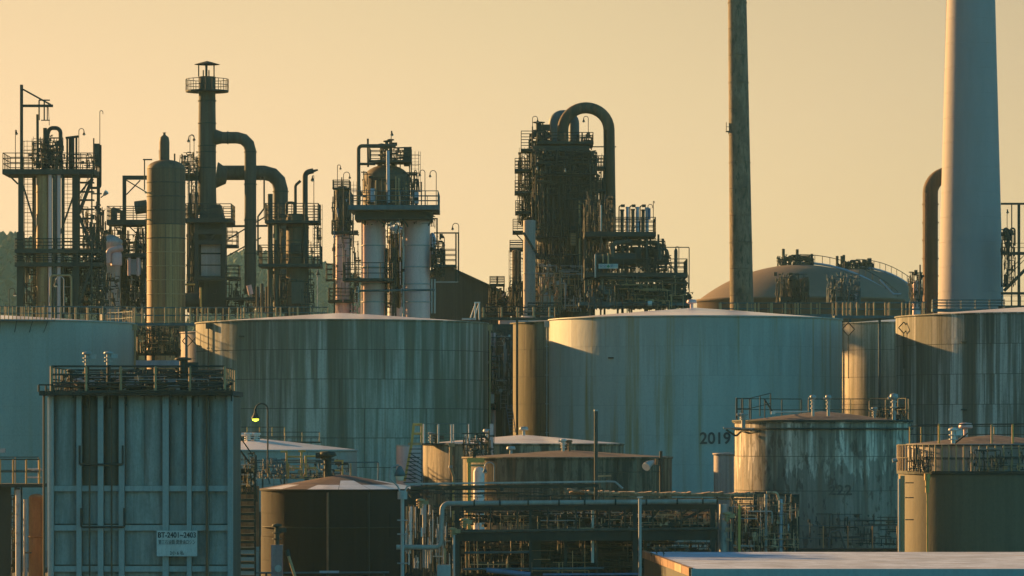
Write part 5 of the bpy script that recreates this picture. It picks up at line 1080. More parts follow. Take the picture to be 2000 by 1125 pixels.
# --- low white roof tank behind
FT = tank('storage_tank', 'low pale tank with bright white cone roof below the lit lamp', 512, 185, 879, 857, 300, M['tank_left'], M['roofw'], seam=M['seam_l'], rows=4, seed=21)
T = Thing('roof_walkway', 'ochre posted dark railings in front of the streaked tank, behind the white roof', 'railing', P(540, 870, 309).x, 309, P(0, 870, 309).z, D=309)
railing(T, [T.at(455, 862), T.at(624, 862)], T.m(18), 1.2, M['dark'], None, postmat=M['ochre'], mids=1); railing(T, [T.at(455, 852, 2), T.at(553, 852, 2)], T.m(18), 1.0, M['dark'], None, postmat=M['yellow'], mids=0)
T.box('deck', T.at(540, 864, 1), (T.m(170), 2.4, .12), M['dark'])
T = Thing('yellow_handrail', 'yellow pipe handrails on the blue platform in front of the low white roof', 'railing', P(600, 930, 275).x, 275, P(0, 935, 275).z, D=275)
for (q, y0_, y1_) in ((560, 935, 881), (589, 935, 881), (597, 935, 890), (563, 935, 905)): T.rod('post', T.at(q, y0_), T.at(q, y1_), T.m(2.20), M['yellow'], kind='cylf')
for (a, b, y) in ((548, 562, 882), (583, 597, 881), (562, 588, 892), (597, 621, 891), (565, 588, 915), (596, 618, 914), (653, 671, 900), (653, 671, 919)): T.rod('bar', T.at(a, y), T.at(b, y), T.m(1.8), M['yellow'])
T.rod('post', T.at(669, 935), T.at(669, 900), T.m(1.65), M['yellow'], kind='cylf'); T.rod('post', T.at(685, 935), T.at(685, 905), T.m(1.65), M['ochre'], kind='cylf'); T.rod('post', T.at(525, 925), T.at(525, 908), T.m(2.20), M['yellow'], kind='cylf')
for y in (899, 903, 925, 932): T.rod('blue_pipe', T.at(500, y, .6), T.at(670, y, .6), T.m(1.4), M['blue'])
T.rod('thin_rail', T.at(600, 904, 1), T.at(738, 903, 1), .04, M['blue']); T.rod('thin_rail', T.at(738, 903, 1), T.at(738, 940, 1), .04, M['blue'])
for q in (517, 540): T.rod('brace', T.at(q, 905), T.at(q + 10, 945), T.m(3), M['blue'], kind='box')
clutter(T, 500, 560, 895, 935, 44, 127, M['blue']); clutter(T, 510, 620, 905, 935, 26, 128, M['ochre']); clutter(T, 600, 680, 900, 935, 20, 129, M['dark'])
for q in (513, 556, 646): T.rod('leg', T.at(q, 1150), T.at(q, 930), .1, M['dark'], kind='box')

# --- dark tank with patched roof
def patch(ri, k, rnd):
    if ri == 0: return M['roofw'] if k in (9, 10, 11, 12, 13, 14, 15) and k != 10 else M['roofb']
    if ri == 1: return M['roofw'] if rnd.random() < .18 else M['roofb']
    return M['roofb']
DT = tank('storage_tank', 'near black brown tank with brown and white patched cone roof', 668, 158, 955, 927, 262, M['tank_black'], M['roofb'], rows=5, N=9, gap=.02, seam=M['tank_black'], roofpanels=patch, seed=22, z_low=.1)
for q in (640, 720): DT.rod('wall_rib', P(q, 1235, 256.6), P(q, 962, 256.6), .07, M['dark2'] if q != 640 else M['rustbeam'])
DT.part('hand_rail', MB().tube(arc_pts(DT.c.x, DT.c.y, DT.R + .12, P(0, 1030, 258).z, 200, 350, 40), .04, 6), M['dark2'])
# --- lit lamp and galvanised lamp
lamp(523, 788, 925, 262, -1, 'curved lamp glowing yellow green in front of the streaked tank', arm=24, rp=9, glass='lit', pm=M['dark'], group=None, pr=.05, name='lit_lamp')
T = Thing('lamp_post', 'galvanised lamp post with curved arm in front of the black tank', 'lamp', P(785, 1100, 228).x, 228, 0, D=228)
T.rod('post', T.at(786, 1245), T.at(786, 958), T.m(3.58), M['galv'], kind='cylf'); T.part('socket', MB().cyl(T.at(786, 975), T.at(786, 960), T.m(9.5), n=16), M['galv'])
T.pipe('fork', [T.at(782, 962), T.at(777, 950), T.at(762, 935), T.at(763, 912), T.at(779, 908)], T.m(1.8), M['galv'], rad=T.m(10)); T.pipe('fork', [T.at(790, 962), T.at(795, 950), T.at(808, 946)], T.m(1.8), M['galv'], rad=T.m(4))
e = T.at(781, 912); T.part('shade', MB().lathe(e.x, e.y, [(T.m(2), e.z + T.m(2)), (T.m(4), e.z), (T.m(10), e.z - T.m(12)), (T.m(11), e.z - T.m(18)), (.01, e.z - T.m(17))], 18), M['blue']); T.part('bulb', MB().lathe(e.x, e.y, [(T.m(9), e.z - T.m(18)), (T.m(7), e.z - T.m(26)), (.01, e.z - T.m(28))], 16), M['glass'])
for y in (1016, 1043, 1100): T.rod('step', T.at(776, y, -.2), T.at(797, y, -.2), .035, M['galv'])
T = Thing('standpipe', 'short pinkish pillar with valve on top before the black tank', 'valve', P(541, 1100, 214).x, 214, 0, D=214)
T.box('pillar', T.at(541, 1130), (T.m(22), T.m(22), T.m(132)), M['plinth']); T.part('valve', valve(T, T.at(541, 1064), T.m(36), M['dark'], .12), M['dark']); T.part('hand_wheel', MB().cyl(T.at(541, 1026), T.at(541, 1024), T.m(8), n=16), M['dark2']); T.part('dial', MB().cyl(T.at(544, 1110, -.42), T.at(544, 1110, -.3), T.m(7), n=16), M['galv'])
T = Thing('strut', 'short leaning yellow strut right of the pinkish pillar', 'steel bar', P(570, 1120, 214).x, 214, 0, D=214)
T.rod('bar', T.at(584, 1150), T.at(562, 1082), T.m(3), M['ochre']); T.part('cap', MB().cyl(T.at(563, 1086), T.at(560, 1074), T.m(4.5), n=10), M['dark']); T.rod('foot', T.at(584, 1150), T.at(590, 1290), T.m(3), M['dark'])
T = Thing('kerb_pipe', 'thin pale pipe running low along the foot of the black tank', 'pipe', P(600, 1118, 236).x, 236, 0, D=236)
T.rod('pipe', T.at(500, 1119), T.at(760, 1118), T.m(1.8), M['blue']); T.box('bracket', T.at(643, 1117), (T.m(38), .3, T.m(4)), M['insulb'])
for q in (520, 640, 750): T.rod('leg', T.at(q, 1300), T.at(q, 1118), .06, M['dark'])

# --- low tanks in the middle
MT = tank('storage_tank', 'low dark tank with bright white cone roof behind the rusty tank', 1022, 196, 867, 849, 304, M['tank_cream'], M['roofw'], rows=4, seed=23, z_low=.1)
T = Thing('storage_tank', 'small plain pale box tank at the foot of the streaked tank beside the yellow stairs', 'storage tank', P(788, 900, 316).x, 316, 0, D=316)
T.part('shell', MB().lathe(T.at(800, 0).x, 316, [(T.m(26), 0), (T.m(26), T.at(0, 870).z), (.01, T.at(0, 869).z)], 32, hard=True), M['insul']); T.part('rim', MB().lathe(T.at(800, 0).x, 316, [(T.m(26.6), T.at(0, 872).z), (T.m(26.6), T.at(0, 869).z)], 32), M['galv'])
RT = tank('storage_tank', 'rusty dark tank with flat brown roof in the middle foreground', 1108, 204, 893, 879, 281, M['tank_rust'], M['roofrust'], rows=3, seed=24, gap=.04, z_low=.1)
T = Thing('roof_railing', 'grey handrail with posts along the left of the white low roof', 'railing', P(860, 860, 301).x, 301, P(0, 868, 301).z, D=301)
T.box('deck', T.at(862, 867, -1), (T.m(128), 1.6, .14), M['dark'])
railing(T, [T.at(828, 865, -1.6), T.at(916, 865, -1.6)], T.m(37), 1.1, M['blue'], None, postmat=M['white'])
for q in (829, 857, 882): T.rod('post', T.at(q, 866, -1.8), T.at(q, 829, -1.8), T.m(1.87), M['white'], kind='cylf')
T.part('valve', valve(T, T.at(843, 866), T.m(18), M['galv'], .12), M['galv']); T.part('valve', valve(T, T.at(852, 866), T.m(14), M['dark'], .14), M['dark'])
T = Thing('ladder_stair', 'yellow sided steep stair left of the low white roof tank', 'stairs', P(810, 900, 293).x, 293, 0, D=293)
T.rod('stringer', T.at(790, 940), T.at(804, 866), T.m(5), M['yellow'], kind='box'); T.rod('stringer', T.at(804, 866), T.at(808, 830), T.m(5), M['yellow'], kind='box')
for a, b in ((806, 824), ): T.rod('top_bar', T.at(a, 829), T.at(b, 829), T.m(2.4), M['yellow']); T.rod('mid_bar', T.at(a, 847), T.at(b, 847), T.m(2.2), M['yellow'])
T.rod('post', T.at(823, 866), T.at(823, 829), T.m(1.43), M['yellow'], kind='cylf'); T.rod('landing', T.at(797, 867), T.at(824, 867), T.m(5), M['ochre'], kind='box')
for i in range(9): T.box('tread', T.at(812 - i * 1.6, 877 + i * 8.2), (T.m(22), .5, T.m(1.8)), M['dark'])
for i in range(7): T.rod('lattice', T.at(800 - i, 885 + i * 8), T.at(824, 900 + i * 8, .2), .03, M['dark'])
T.rod('stringer', T.at(824, 950), T.at(824, 868), T.m(1.6), M['dark'], kind='box')
T = Thing('drain_pipe', 'ochre down pipe with elbow on the left of the low dark tank', 'pipe', P(880, 900, 292).x, 292, 0, D=292)
T.pipe('pipe', [T.at(880, 868), T.at(880, 914), T.at(886, 930), T.at(886, 1060)], T.m(2.8), M['ochre'], rad=.3); T.box('hopper', T.at(882, 869), (T.m(12), .4, T.m(7)), M['ochre']); T.part('joint', MB().cyl(T.at(880, 914), T.at(880, 909), T.m(4), n=12), M['galv'])
T = Thing('pipe_rig', 'dark pipe rig with pale posts standing before the low white roof', 'pipework', P(935, 870, 290).x, 290, P(0, 893, 290).z, D=290)
for q in (910, 917, 940, 957): T.rod('post', T.at(q, 900), T.at(q, 848), T.m(1.7), M['white' if q < 920 else 'duct'], kind='cylf')
T.rod('square_post', T.at(960, 893), T.at(960, 828), T.m(7), M['insul'], kind='box'); T.rod('post', T.at(956, 893), T.at(956, 840), T.m(2.75), M['dark'], kind='cylf'); T.rod('top_bar', T.at(902, 847), T.at(960, 846), T.m(2.4), M['dark'], kind='box'); T.rod('bar', T.at(902, 868), T.at(965, 868), T.m(2), M['dark'])
T.pipe('swan_pipe', [T.at(930, 850), T.at(930, 858), T.at(938, 868), T.at(938, 890)], T.m(2), M['galv']); T.rod('brace', T.at(944, 850), T.at(958, 864), T.m(2.4), M['dark']); clutter(T, 905, 965, 850, 893, 46, 130, M['dark']); clutter(T, 915, 950, 878, 893, 12, 131, M['galv'])
T = Thing('steel_frame', 'bright yellow steel gantry with a pale drum at the left end of the rusty tank', 'steel structure', P(925, 920, 270).x, 270, 0, D=270)
T.rod('post', T.at(916, 1050), T.at(916, 894), T.m(3.85), M['yellow'], kind='cylf'); T.rod('beam', T.at(912, 899), T.at(946, 899), T.m(9), M['yellow'], kind='box'); T.rod('beam', T.at(920, 909), T.at(946, 909), T.m(4), M['ochre'], kind='box'); T.rod('thin_post', T.at(885, 1080), T.at(885, 938), T.m(2.6), M['yellow'], kind='box')
T.part('drum', MB().lathe(T.at(935, 0).x, 271.5, [(T.m(11), 0), (T.m(11), T.at(0, 922).z), (T.m(8), T.at(0, 914).z), (.01, T.at(0, 912).z)], 24), M['white'])
T.part('valve', valve(T, T.at(926, 894, 0), .5, M['dark'], .12), M['dark'])
lamp(965, 903, 940, 268, -1, 'blue shaded lamp on a thin pole before the rusty tank', arm=18, rp=5, pm=M['galv'], shade=M['blue'], zb=0, group=None)

# --- tank 222 and companions
WT = tank('storage_tank', 'tall stained white tank with black runs and faded 222, left side glowing', 1606, 172, 824, 803, 286, M['tank_222'], M['roofrust'], rows=5, N=10, gap=.035, seed=25, z_low=.1)
wall_text(WT, '222', 1641, 958, 20, M['inkfaint'], .012, 1.15)
rim_rail(WT, 100, 185, M['dark'], M['dark'], h=1.6); rim_rail(WT, -20, 95, M['dark'], M['ochre'], h=1.6)
WT.part('ring_pipe', MB().tube(arc_pts(WT.c.x, WT.c.y, WT.R + .14, P(0, 837, 280).z, 150, 390, 60), .07, 6), M['dark']); WT.part('ring_flange', MB().tube(arc_pts(WT.c.x, WT.c.y, WT.R + .08, P(0, 822, 280).z, 0, 360, 80), .09, 6), M['dark'])
T = Thing('roof_gate', 'dark railed landing at the left rim of the stained white tank', 'railing', P(1455, 815, 283).x, 283, P(0, 820, 283).z, D=283)
railing(T, [T.at(1438, 818), T.at(1464, 818), T.at(1505, 808)], T.m(40), .6, M['dark'], None, postmat=M['dark2'], mids=1); T.rod('slope_bar', T.at(1493, 780), T.at(1510, 806), .06, M['dark']); T.box('plinth', T.at(1510, 806), (T.m(8), .4, T.m(6)), M['white'])
T.rod('long_bar', T.at(1505, 805), T.at(1580, 804), .05, M['white'])
T = Thing('spray_bracket', 'curled bracket pipe sticking out left of the stained white tank', 'pipe', P(1430, 840, 283).x, 283, P(0, 836, 283).z, D=283)
T.pipe('arm', [T.at(1413, 836), T.at(1436, 836), T.at(1470, 838, -1)], .08, M['galv']); T.pipe('curl', [T.at(1418, 839), T.at(1432, 848), T.at(1438, 852), T.at(1448, 842), T.at(1462, 846, -1), T.at(1480, 843, -2)], .07, M['dark'])
ST = tank('storage_tank', 'small plain stained cylinder tank left of the stained white tank', 1421, 27, 886, 884, 300, M['tank_small'], M['roofb'], rows=2, N=6, gap=.01, seam=M['tank_small'], seed=26, z_low=.1)
T = Thing('wall_plate', 'small white plate hanging at the edge of the 2019 tank', 'sign', P(1639, 761, 345).x, 340, P(0, 761, 340).z, D=340); T.box('plate', T.at(1639, 761), (T.m(6), .08, T.m(15)), M['white']); T.rod('hanger', T.at(1640, 768), T.at(1640, 800), .08, M['dark'])
OT = tank('storage_tank', 'olive tank with upper white drum and ring walkway at the lower right edge', 1938, 165, 868, 849, 256, M['cladw'], M['roofrust'], rows=2, N=12, gap=.03, seed=27, z_low=P(0, 925, 256).z)
OT.part('lower_shell', MB().lathe(OT.c.x, OT.c.y, [(OT.m(183), 0), (OT.m(183), P(0, 926, 256).z), (OT.R, P(0, 926, 256).z)], 80, hard=True), M['tank_olive'])
zz = P(0, 922, 256).z; k = OT.part('ring_walkway', MB().lathe(OT.c.x, OT.c.y, [(OT.R, zz - .1), (OT.m(186), zz - .1), (OT.m(186), zz + .1), (OT.R, zz + .1)], 48, smooth=False), M['dark'])
railing(OT, arc_pts(OT.c.x, OT.c.y, OT.m(184), zz + .1, 175, 365, 40), OT.m(50), 1.9, M['dark'], k, r=.045, postmat=M['ochre'], mids=1)
rim_rail(OT, 20, 175, M['dark'], M['yellow'], h=1.1, sp=2.4)
for q in (1834, 1937, 1978): OT.rod('post', P(q, 866, 251), P(q, 828, 251), OT.m(2), M['ochre' if q == 1937 else 'yellow'], kind='cylf')
OT.rod('top_rail', P(1790, 830, 251), P(2010, 828, 251), .04, M['dark']); OT.part('valve', valve(OT, P(1862, 866, 251), .8, M['white'], .14), M['white']); OT.rod('stay', P(1865, 866, 251), P(1890, 846, 251), .05, M['dark'])
for q, y0_, y1_, r_, m_ in ((1762, 1080, 929, 5, 'ochre'), (1757, 1120, 935, 3, 'white'), (1790, 905, 868, 2, 'dark')): OT.rod('edge_pipe', P(q, 1200 if y0_ > 1000 else y0_, 249.5), P(q, y1_, 249.5), OT.m(r_), M[m_], kind='cylf')
OT.pipe('foam_pipe', [P(1811, 1200, 248), P(1811, 962, 248), P(1811, 940, 248)], OT.m(1.6), M['yellow']); OT.part('foam_box', MB().cyl(P(1811, 938, 248), P(1811, 925, 248), OT.m(6), n=12).cyl(P(1811, 962, 248), P(1811, 938, 248), OT.m(4), n=12), M['yellow'])
OT.part('end_light', MB().cyl(P(1743, 900, 249), P(1752, 898, 249), OT.m(4), n=12), M['galv'])
for y in (943, 972, 1015): OT.box('clip', P(1776, y, 248.6), (OT.m(16), .2, .06), M['dark'])
clutter(OT, 1755, 1800, 870, 920, 30, 132, M['dark'], dd=-6); clutter(OT, 1870, 2000, 875, 918, 30, 133, M['dark'], dd=-6.4); clutter(OT, 1880, 2000, 890, 918, 8, 134, M['ochre'], dd=-6.5); clutter(WT, 1700, 1765, 795, 826, 40, 135, M['dark'], dd=-1); clutter(WT, 1560, 1740, 1000, 1060, 40, 136, M['dark'], dd=-7, dep=1)
T = Thing('yard_railing', 'yellow posted blue railing low in front of the stained white tank', 'railing', P(1660, 1060, 262).x, 262, P(0, 1075, 262).z, D=262)
railing(T, [T.at(1560, 1075), T.at(1752, 1075)], T.m(48), 1.45, M['blue'], None, postmat=M['ochre']); T.box('deck', T.at(1656, 1076), (T.m(196), 2, T.m(10)), M['dark'])
T.pipe('hose_loop', [T.at(1618, 1075), T.at(1622, 1040), T.at(1640, 1036), T.at(1652, 1075)], .07, M['blue'])

# --- pipe rack across the foreground
D1_ = 243.0
T = Thing('pipe_rack', 'long dark pipe rack with stacked horizontal pipes across the foreground', 'pipe rack', P(1140, 1050, D1_).x, D1_, 0, D=D1_)
for q, w, dd in ((893, 9, 0), (1047, 20, 1.5), (1105, 6, 1), (1141, 6, 1.6), (1240, 9, 0), (1262, 7, 1.5), (1392, 10, 0), (1036, 5, 0)): T.rod('column', T.at(q, 1240, dd), T.at(q, 990, dd), T.m(w), M['dark'], kind='box')
T.rod('beam', T.at(880, 992, .3), T.at(1402, 990, .3), T.m(11), M['dark'], kind='box'); T.rod('beam', T.at(886, 1047, .3), T.at(1402, 1045, .3), T.m(20), M['dark'], kind='box')
T.pipe('main_pipe', [T.at(775, 1068, -.8), T.at(862, 1068, -.8), T.at(864, 983, -.8), T.at(1398, 979, -.8)], T.m(4.8), M['cladw'], rad=T.m(13), n=16)
T.rod('pipe', T.at(886, 1038, -.8), T.at(1402, 1032, -.8), T.m(3.2), M['duct'], kind='cylf'); T.rod('pipe', T.at(908, 1080, .6), T.at(1036, 1079, .6), T.m(2.4), M['blue']); T.rod('pipe', T.at(905, 1112, .2), T.at(1180, 1110, .2), T.m(2.2), M['blue'])
T.rod('blue_pipe', T.at(950, 1113, -.3), T.at(1036, 1122, -.3), T.m(5), M['skyblue'], kind='cylf'); T.rod('blue_pipe', T.at(1060, 1122, -.3), T.at(1250, 1121, -.3), T.m(2.4), M['skyblue'])
T.rod('short_pipe', T.at(909, 997, .9), T.at(965, 996, .9), T.m(4.4), M['insulb'], kind='cylf')
for q, y in ((992, 995), (1026, 996), (1048, 994)): T.part('elbow', MB().tube(fillet([T.at(q - 8, y + 2, .6), T.at(q, y, .6), T.at(q + 8, y + 3, .6)], .1), T.m(2), 8), M['insulb'])
T.rod('channel', T.at(790, 946, 2), T.at(1190, 941, 2), T.m(3.4), M['galv'], kind='box'); T.rod('channel', T.at(800, 954, 2.3), T.at(1170, 949, 2.3), T.m(7), M['dark'], kind='box')
T.pipe('channel_end', [T.at(1185, 941, 2), T.at(1203, 942, 2), T.at(1218, 955, 2)], T.m(2.2), M['galv'])
for q, y0_, y1_, r_, m_, dd in ((802, 1066, 990, 2.6, 'white', 1), (828, 1110, 985, 4, 'galv', 1.4), (824, 1005, 990, 2, 'white', -.4), (824, 1048, 1030, 2, 'white', -.4), (869, 1100, 1070, 2.4, 'ochre', -.9), (887, 1240, 1042, 2.4, 'galv', -1), (1158, 1100, 990, 3, 'white', .8), (1166, 1200, 988, 2.6, 'duct', .8), (910, 1125, 1060, 2, 'ochre', 1.4), (849, 1125, 1075, 2, 'duct', 1), (793, 1060, 990, 1.6, 'ochre', 1.6)):
    T.rod('riser', T.at(q, y0_, dd), T.at(q, y1_, dd), T.m(r_), M[m_], kind='cylf')
for q, y in ((822, 984), (907, 1022), (884, 1040), (1418, 1010)): T.part('valve', valve(T, T.at(q, y + 8, -.9), T.m(14), M['ochre'], .12), M['ochre'])
T.box('cabinet', T.at(868, 1130, -2), (T.m(26), .8, T.m(58)), M['galv'])
for (a, b, c_, e, w) in ((1170, 1030, 1242, 992, 5), (1300, 1030, 1350, 992, 4), (1296, 1034, 1385, 990, 5), (1258, 1030, 1290, 992, 4)): T.rod('brace', T.at(a, b, .4), T.at(c_, e, .4), T.m(w), M['dark'], kind='box')
T.rod('lower_chord', T.at(1160, 1026, .4), T.at(1395, 1026, .4), T.m(3), M['dark'], kind='box')
for q, r_, y0_, m_ in ((1414, 8.5, 985, 'galv'), (1429, 5, 990, 'blue'), (1497, 3, 965, 'galv'), (1526, 4, 975, 'insulb'), (1512, 4, 1020, 'duct'), (1542, 5, 1020, 'duct'), (1480, 3, 1000, 'dark')): T.rod('vertical_pipe', T.at(q, 1240, .5), T.at(q, y0_, .5), T.m(r_), M[m_], kind='cylf')
T.rod('lit_post', T.at(1443, 1240, -.5), T.at(1443, 985, -.5), T.m(5), M['yellow'], kind='box')
T.pipe('bent_pipe', [T.at(1498, 962, .5), T.at(1518, 962, .5), T.at(1522, 975, .5)], T.m(3), M['trough'])
for q, w in ((1478, 8), (1556, 16), (1540, 6), (1508, 5)): T.rod('column', T.at(q, 1240, 1.4), T.at(q, 966, 1.4), T.m(w), M['dark'], kind='box')
for y in (1003, 1012, 1022): T.rod('cross_pipe', T.at(1425, y, 1.2), T.at(1530, y + 1, 1.2), T.m(2), M['dark2'])
T.rod('cross_pipe', T.at(1432, 1066, .2), T.at(1472, 1067, .2), T.m(2), M['galv'])
clutter(T, 890, 1400, 1000, 1030, 70, 140, M['dark'], dd=2, vert=.2); clutter(T, 890, 1250, 1060, 1124, 110, 141, M['duct'], dd=3, vert=.3); clutter(T, 1160, 1400, 1000, 1030, 50, 142, M['rustbeam'], dd=3, vert=.2); clutter(T, 1430, 1560, 970, 1075, 110, 143, M['dark'], dd=1.6, vert=.6); clutter(T, 790, 890, 985, 1120, 60, 144, M['dark'], dd=2)
clutter(T, 895, 1400, 996, 1032, 90, 151, M['dark'], dd=3, rpx=(1.5, 5), vert=.25); clutter(T, 895, 1400, 1058, 1124, 110, 152, M['dark'], dd=3, rpx=(1.5, 6), vert=.4); clutter(T, 790, 1180, 956, 978, 30, 153, M['dark'], dd=2.4, vert=.2)
clutter(T, 900, 1160, 996, 1120, 26, 154, M['ochre'], dd=1, vert=.7, dep=1); clutter(T, 1170, 1400, 998, 1028, 40, 155, M['trough'], dd=.6, vert=.5, dep=1); clutter(T, 1420, 1560, 975, 1070, 34, 156, M['trough'], dd=0, vert=.6, dep=1); clutter(T, 790, 880, 985, 1110, 14, 157, M['white'], dd=0, vert=.8, dep=1)  # extra pipes in yellowish and pale colours that mimic sunlit metal
for q in (905, 958, 1010, 1070, 1125, 1190, 1220, 1275, 1330, 1362): T.rod('hanger', T.at(q, 1036, -.3), T.at(q, 992, -.3), T.m(1.6), M['dark2'], kind='cylf')
for q in (925, 975, 1030, 1090, 1140, 1200, 1260, 1320, 1370): T.part('pipe_clamp', MB().cyl(T.at(q, 981.5 - (q - 864) * .0075, -.8), T.at(q + 3, 981.5 - (q - 864) * .0075, -.8), T.m(6.4), n=14), M['dark'])
clutter(T, 1250, 1400, 1050, 1080, 26, 145, M['blue'], dd=2, vert=.2); clutter(T, 1430, 1555, 985, 1075, 20, 146, M['galv'], dd=1); clutter(T, 1040, 1230, 990, 1030, 20, 147, M['galv'], dd=2, vert=.2); clutter(T, 1170, 1400, 998, 1026, 14, 148, M['white'], dd=2.4, vert=.2)
T.box('rack_shade_sheet', T.at(965, 1095, 8), (T.m(160), .2, T.m(110)), M['tank_black']); T.box('rack_shade_sheet', T.at(1190, 1100, 9), (T.m(200), .2, T.m(90)), M['tank_black'])  # added dark sheets standing for the gloom behind the rack
T = Thing('cable_tray', 'rusty sunlit cable tray roof running above the pipe rack', 'cable tray', P(1300, 965, 252).x, 252, 0, D=252)
R_ = random.Random(5)
x = 1112.0
while x < 1470:
    w = R_.uniform(8, 17); yy = 957 + (x - 1112) * .012 + R_.uniform(-1.2, 1.2); tl = R_.uniform(.5, 3.6); T.part('cover_sheet', MB().add([T.at(x, yy + 3, -1.1), T.at(x + w, yy + 3 - tl, -1.1), T.at(x + w, yy + 3 - tl, 1.1), T.at(x, yy + 3, 1.1), T.at(x, yy + 5, -1.1), T.at(x + w, yy + 5, -1.1), T.at(x + w, yy + 5, 1.1), T.at(x, yy + 5, 1.1)], [(0, 1, 2, 3), (7, 6, 5, 4), (4, 5, 1, 0), (5, 6, 2, 1), (6, 7, 3, 2), (7, 4, 0, 3)]), M['trough']); x += w  # sheets wedge-tilted to the left so their tops catch the sun
T.rod('side_beam', T.at(1112, 964, -1), T.at(1500, 968, -1), T.m(6), M['rustbeam'], kind='box'); T.rod('side_beam', T.at(1180, 973, -1.2), T.at(1480, 974, -1.2), T.m(4), M['rustbeam'], kind='box')
T.part('slope_sheet', MB().beam(T.at(1108, 955, -1.1), T.at(1160, 963, -1.1), .9, .12), M['trough']); T.rod('bent_tray', T.at(1470, 963), T.at(1545, 967), T.m(6), M['dark2'], kind='box')
for q in (1130, 1158, 1200, 1300, 1400, 1480): T.rod('leg', T.at(q, 1200), T.at(q, 965), T.m(4), M['dark2'], kind='box')
for y, q0, q1 in ((1001, 1180, 1240), (1004, 1262, 1300), (1008, 1300, 1380), (1022, 1262, 1360), (1018, 1200, 1250), (1024, 1270, 1375)): T.rod('rusty_pipe', T.at(q0, y, 2), T.at(q1, y, 2), T.m(2.2), M['trough'])
T.part('drum', MB().cyl(T.at(1170, 990, 3), T.at(1240, 990, 3), T.m(10), n=16), M['orange'])
for q in (1172, 1186, 1194): T.rod('stub', T.at(q, 955), T.at(q, 932), T.m(2.2), M['duct'], kind='box')
T.rod('stub_top', T.at(1168, 930), T.at(1194, 929), T.m(3), M['ochre'], kind='box')
clutter(T, 1180, 1400, 990, 1024, 40, 150, M['trough'], dd=1, vert=.25)
T = Thing('mast', 'tall thin weathered pole standing before the 2019 tank', 'pole', P(1164, 900, 246).x, 246, 0, D=246)
T.rod('pole', T.at(1164, 1230), T.at(1164, 801), T.m(3.6), M['duct'], kind='cylf'); T.part('cap', MB().cyl(T.at(1164, 803), T.at(1164, 800), T.m(4.2), n=10), M['galv'])
T = Thing('mast', 'shorter pale pole in front of the pipe rack with a crossed tip', 'pole', P(1250, 1050, 236).x, 236, 0, D=236)
T.rod('pole', T.at(1250, 1240), T.at(1250, 974), T.m(3.2), M['galv'], kind='cylf'); T.rod('cross_arm', T.at(1244, 972), T.at(1256, 971), T.m(1.4), M['white'])
T = Thing('floodlight_post', 'dark post with a round white floodlight right of the rusty tank', 'lamp', P(1291, 930, 256).x, 256, 0, D=256)
T.rod('post', T.at(1291, 1180), T.at(1291, 881), T.m(2.97), M['dark2'], kind='cylf'); T.rod('arm', T.at(1280, 896), T.at(1291, 896), T.m(2), M['dark'])
T.part('housing', MB().tube([T.at(1276, 902), T.at(1268, 906, -.2), T.at(1262, 911, -.4)], T.m(4), 14, T.m(9)), M['galv']); T.part('glass', MB().cyl(T.at(1262, 911, -.4), T.at(1261, 912, -.45), T.m(8.4), n=18), M['glass']); T.box('ballast', T.at(1282, 902), (T.m(5), .3, T.m(12)), M['rustbeam'])
T.rod('wire', T.at(1165, 922, -3), T.at(1290, 921, -1), .025, M['dark'])

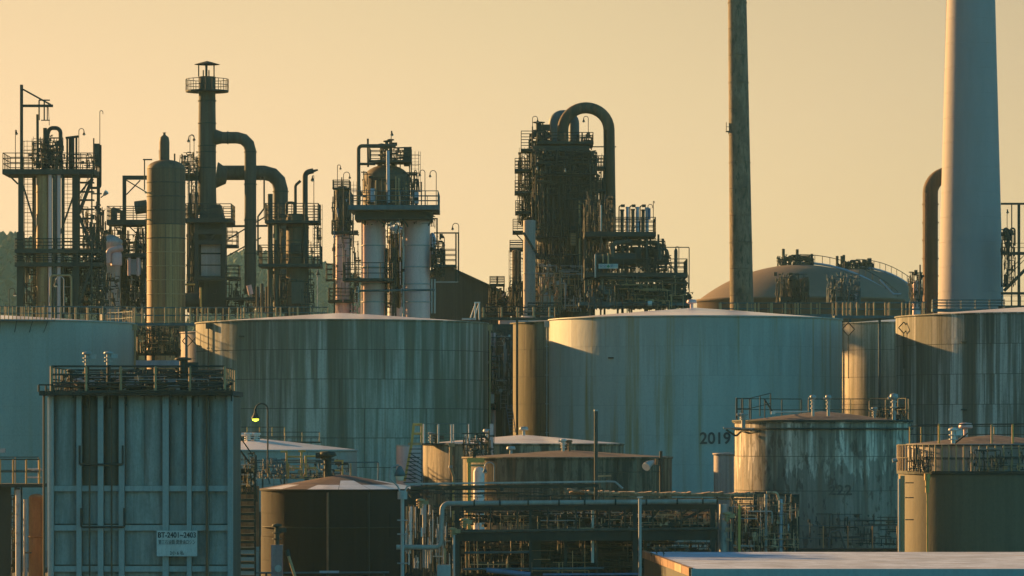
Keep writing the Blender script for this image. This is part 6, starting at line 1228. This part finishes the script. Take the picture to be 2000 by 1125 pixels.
# --- near flat roof
Df, Dn = 222.0, 193.0
zr = P(0, 1078, Df).z
T = Thing('flat_roof_building', 'near low building with worn white blue flat roof at the bottom right', 'building', P(1700, 1100, 205).x, 205, 0, D=205)
xL0 = P(1258, 1078, Df).x; xL1 = P(1350, 1112, Dn).x; xR = P(2060, 1100, Df).x; n = 9
def edge(f): return xL0 + (xL1 - xL0) * f
for i in range(n):
    for j in range(6):
        f0, f1 = j / 6, (j + .995) / 6
        a0 = edge(f0) + (xR - edge(f0)) * i / n; a1 = edge(f0) + (xR - edge(f0)) * (i + .997) / n; b0 = edge(f1) + (xR - edge(f1)) * i / n; b1 = edge(f1) + (xR - edge(f1)) * (i + .997) / n
        y0_, y1_ = Df + (Dn - Df) * f0, Df + (Dn - Df) * f1
        T.part('roof_sheet', MB().add([(a0, y0_, zr), (b0, y1_, zr), (b1, y1_, zr), (a1, y0_, zr)], [(0, 1, 2, 3)]), M['flatroof'])
T.part('slab', MB().add([(xL0, Df, zr - .03), (xL1, Dn, zr - .03), (xR, Dn, zr - .03), (xR, Df, zr - .03)], [(0, 1, 2, 3)]), M['seam'])
T.part('fascia', MB().beam((xL1, Dn, zr - .22), (xR, Dn, zr - .22), .12, .5), M['fascia'])
T.part('front_wall', MB().box(((xL1 + xR) / 2, Dn + .5, zr / 2 - .3), (xR - xL1, .2, zr - .7)), M['blue'])
for i in range(7):
    f0, f1 = i / 7, (i + .96) / 7
    T.part('edge_board', MB().beam((edge(f0), Df + (Dn - Df) * f0, zr - .12), (edge(f1), Df + (Dn - Df) * f1, zr - .12), .2, .38), M['rustbeam'] if i != 5 else M['ochre'])
T.part('side_wall', MB().add([(edge(0), Df, 0), (edge(1), Dn, 0), (edge(1), Dn, zr - .3), (edge(0), Df, zr - .3)], [(0, 1, 2, 3)]), M['dark2'])
wb = MB()
R_ = random.Random(9)
T = Thing('weeds', 'small dark weeds growing on the left edge of the flat roof', 'plant', P(1284, 1090, 214).x, 214, zr, D=214)
for base, hgt in ((1283, 14), (1296, 12), (1272, 7)):
    p = P(base, 1095, 214); p.z = zr; stem = MB().cyl(p, p + Vector((0, 0, T.m(hgt))), .015, n=4); T.part('stem', stem, M['hill'])
    for k in range(16):
        a = R_.uniform(0, 2 * PI); l = R_.uniform(.08, .2); q = p + Vector((0, 0, R_.uniform(.2, 1) * T.m(hgt))); e = q + Vector((math.cos(a) * l, math.sin(a) * l, R_.uniform(-.03, .12))); s = Vector((-math.sin(a), math.cos(a), 0)) * .03
        wb.add([q, (q + e) / 2 + s, e, (q + e) / 2 - s], [(0, 1, 2, 3)])
T.part('leaves', wb, M['hill'], stuff=True)
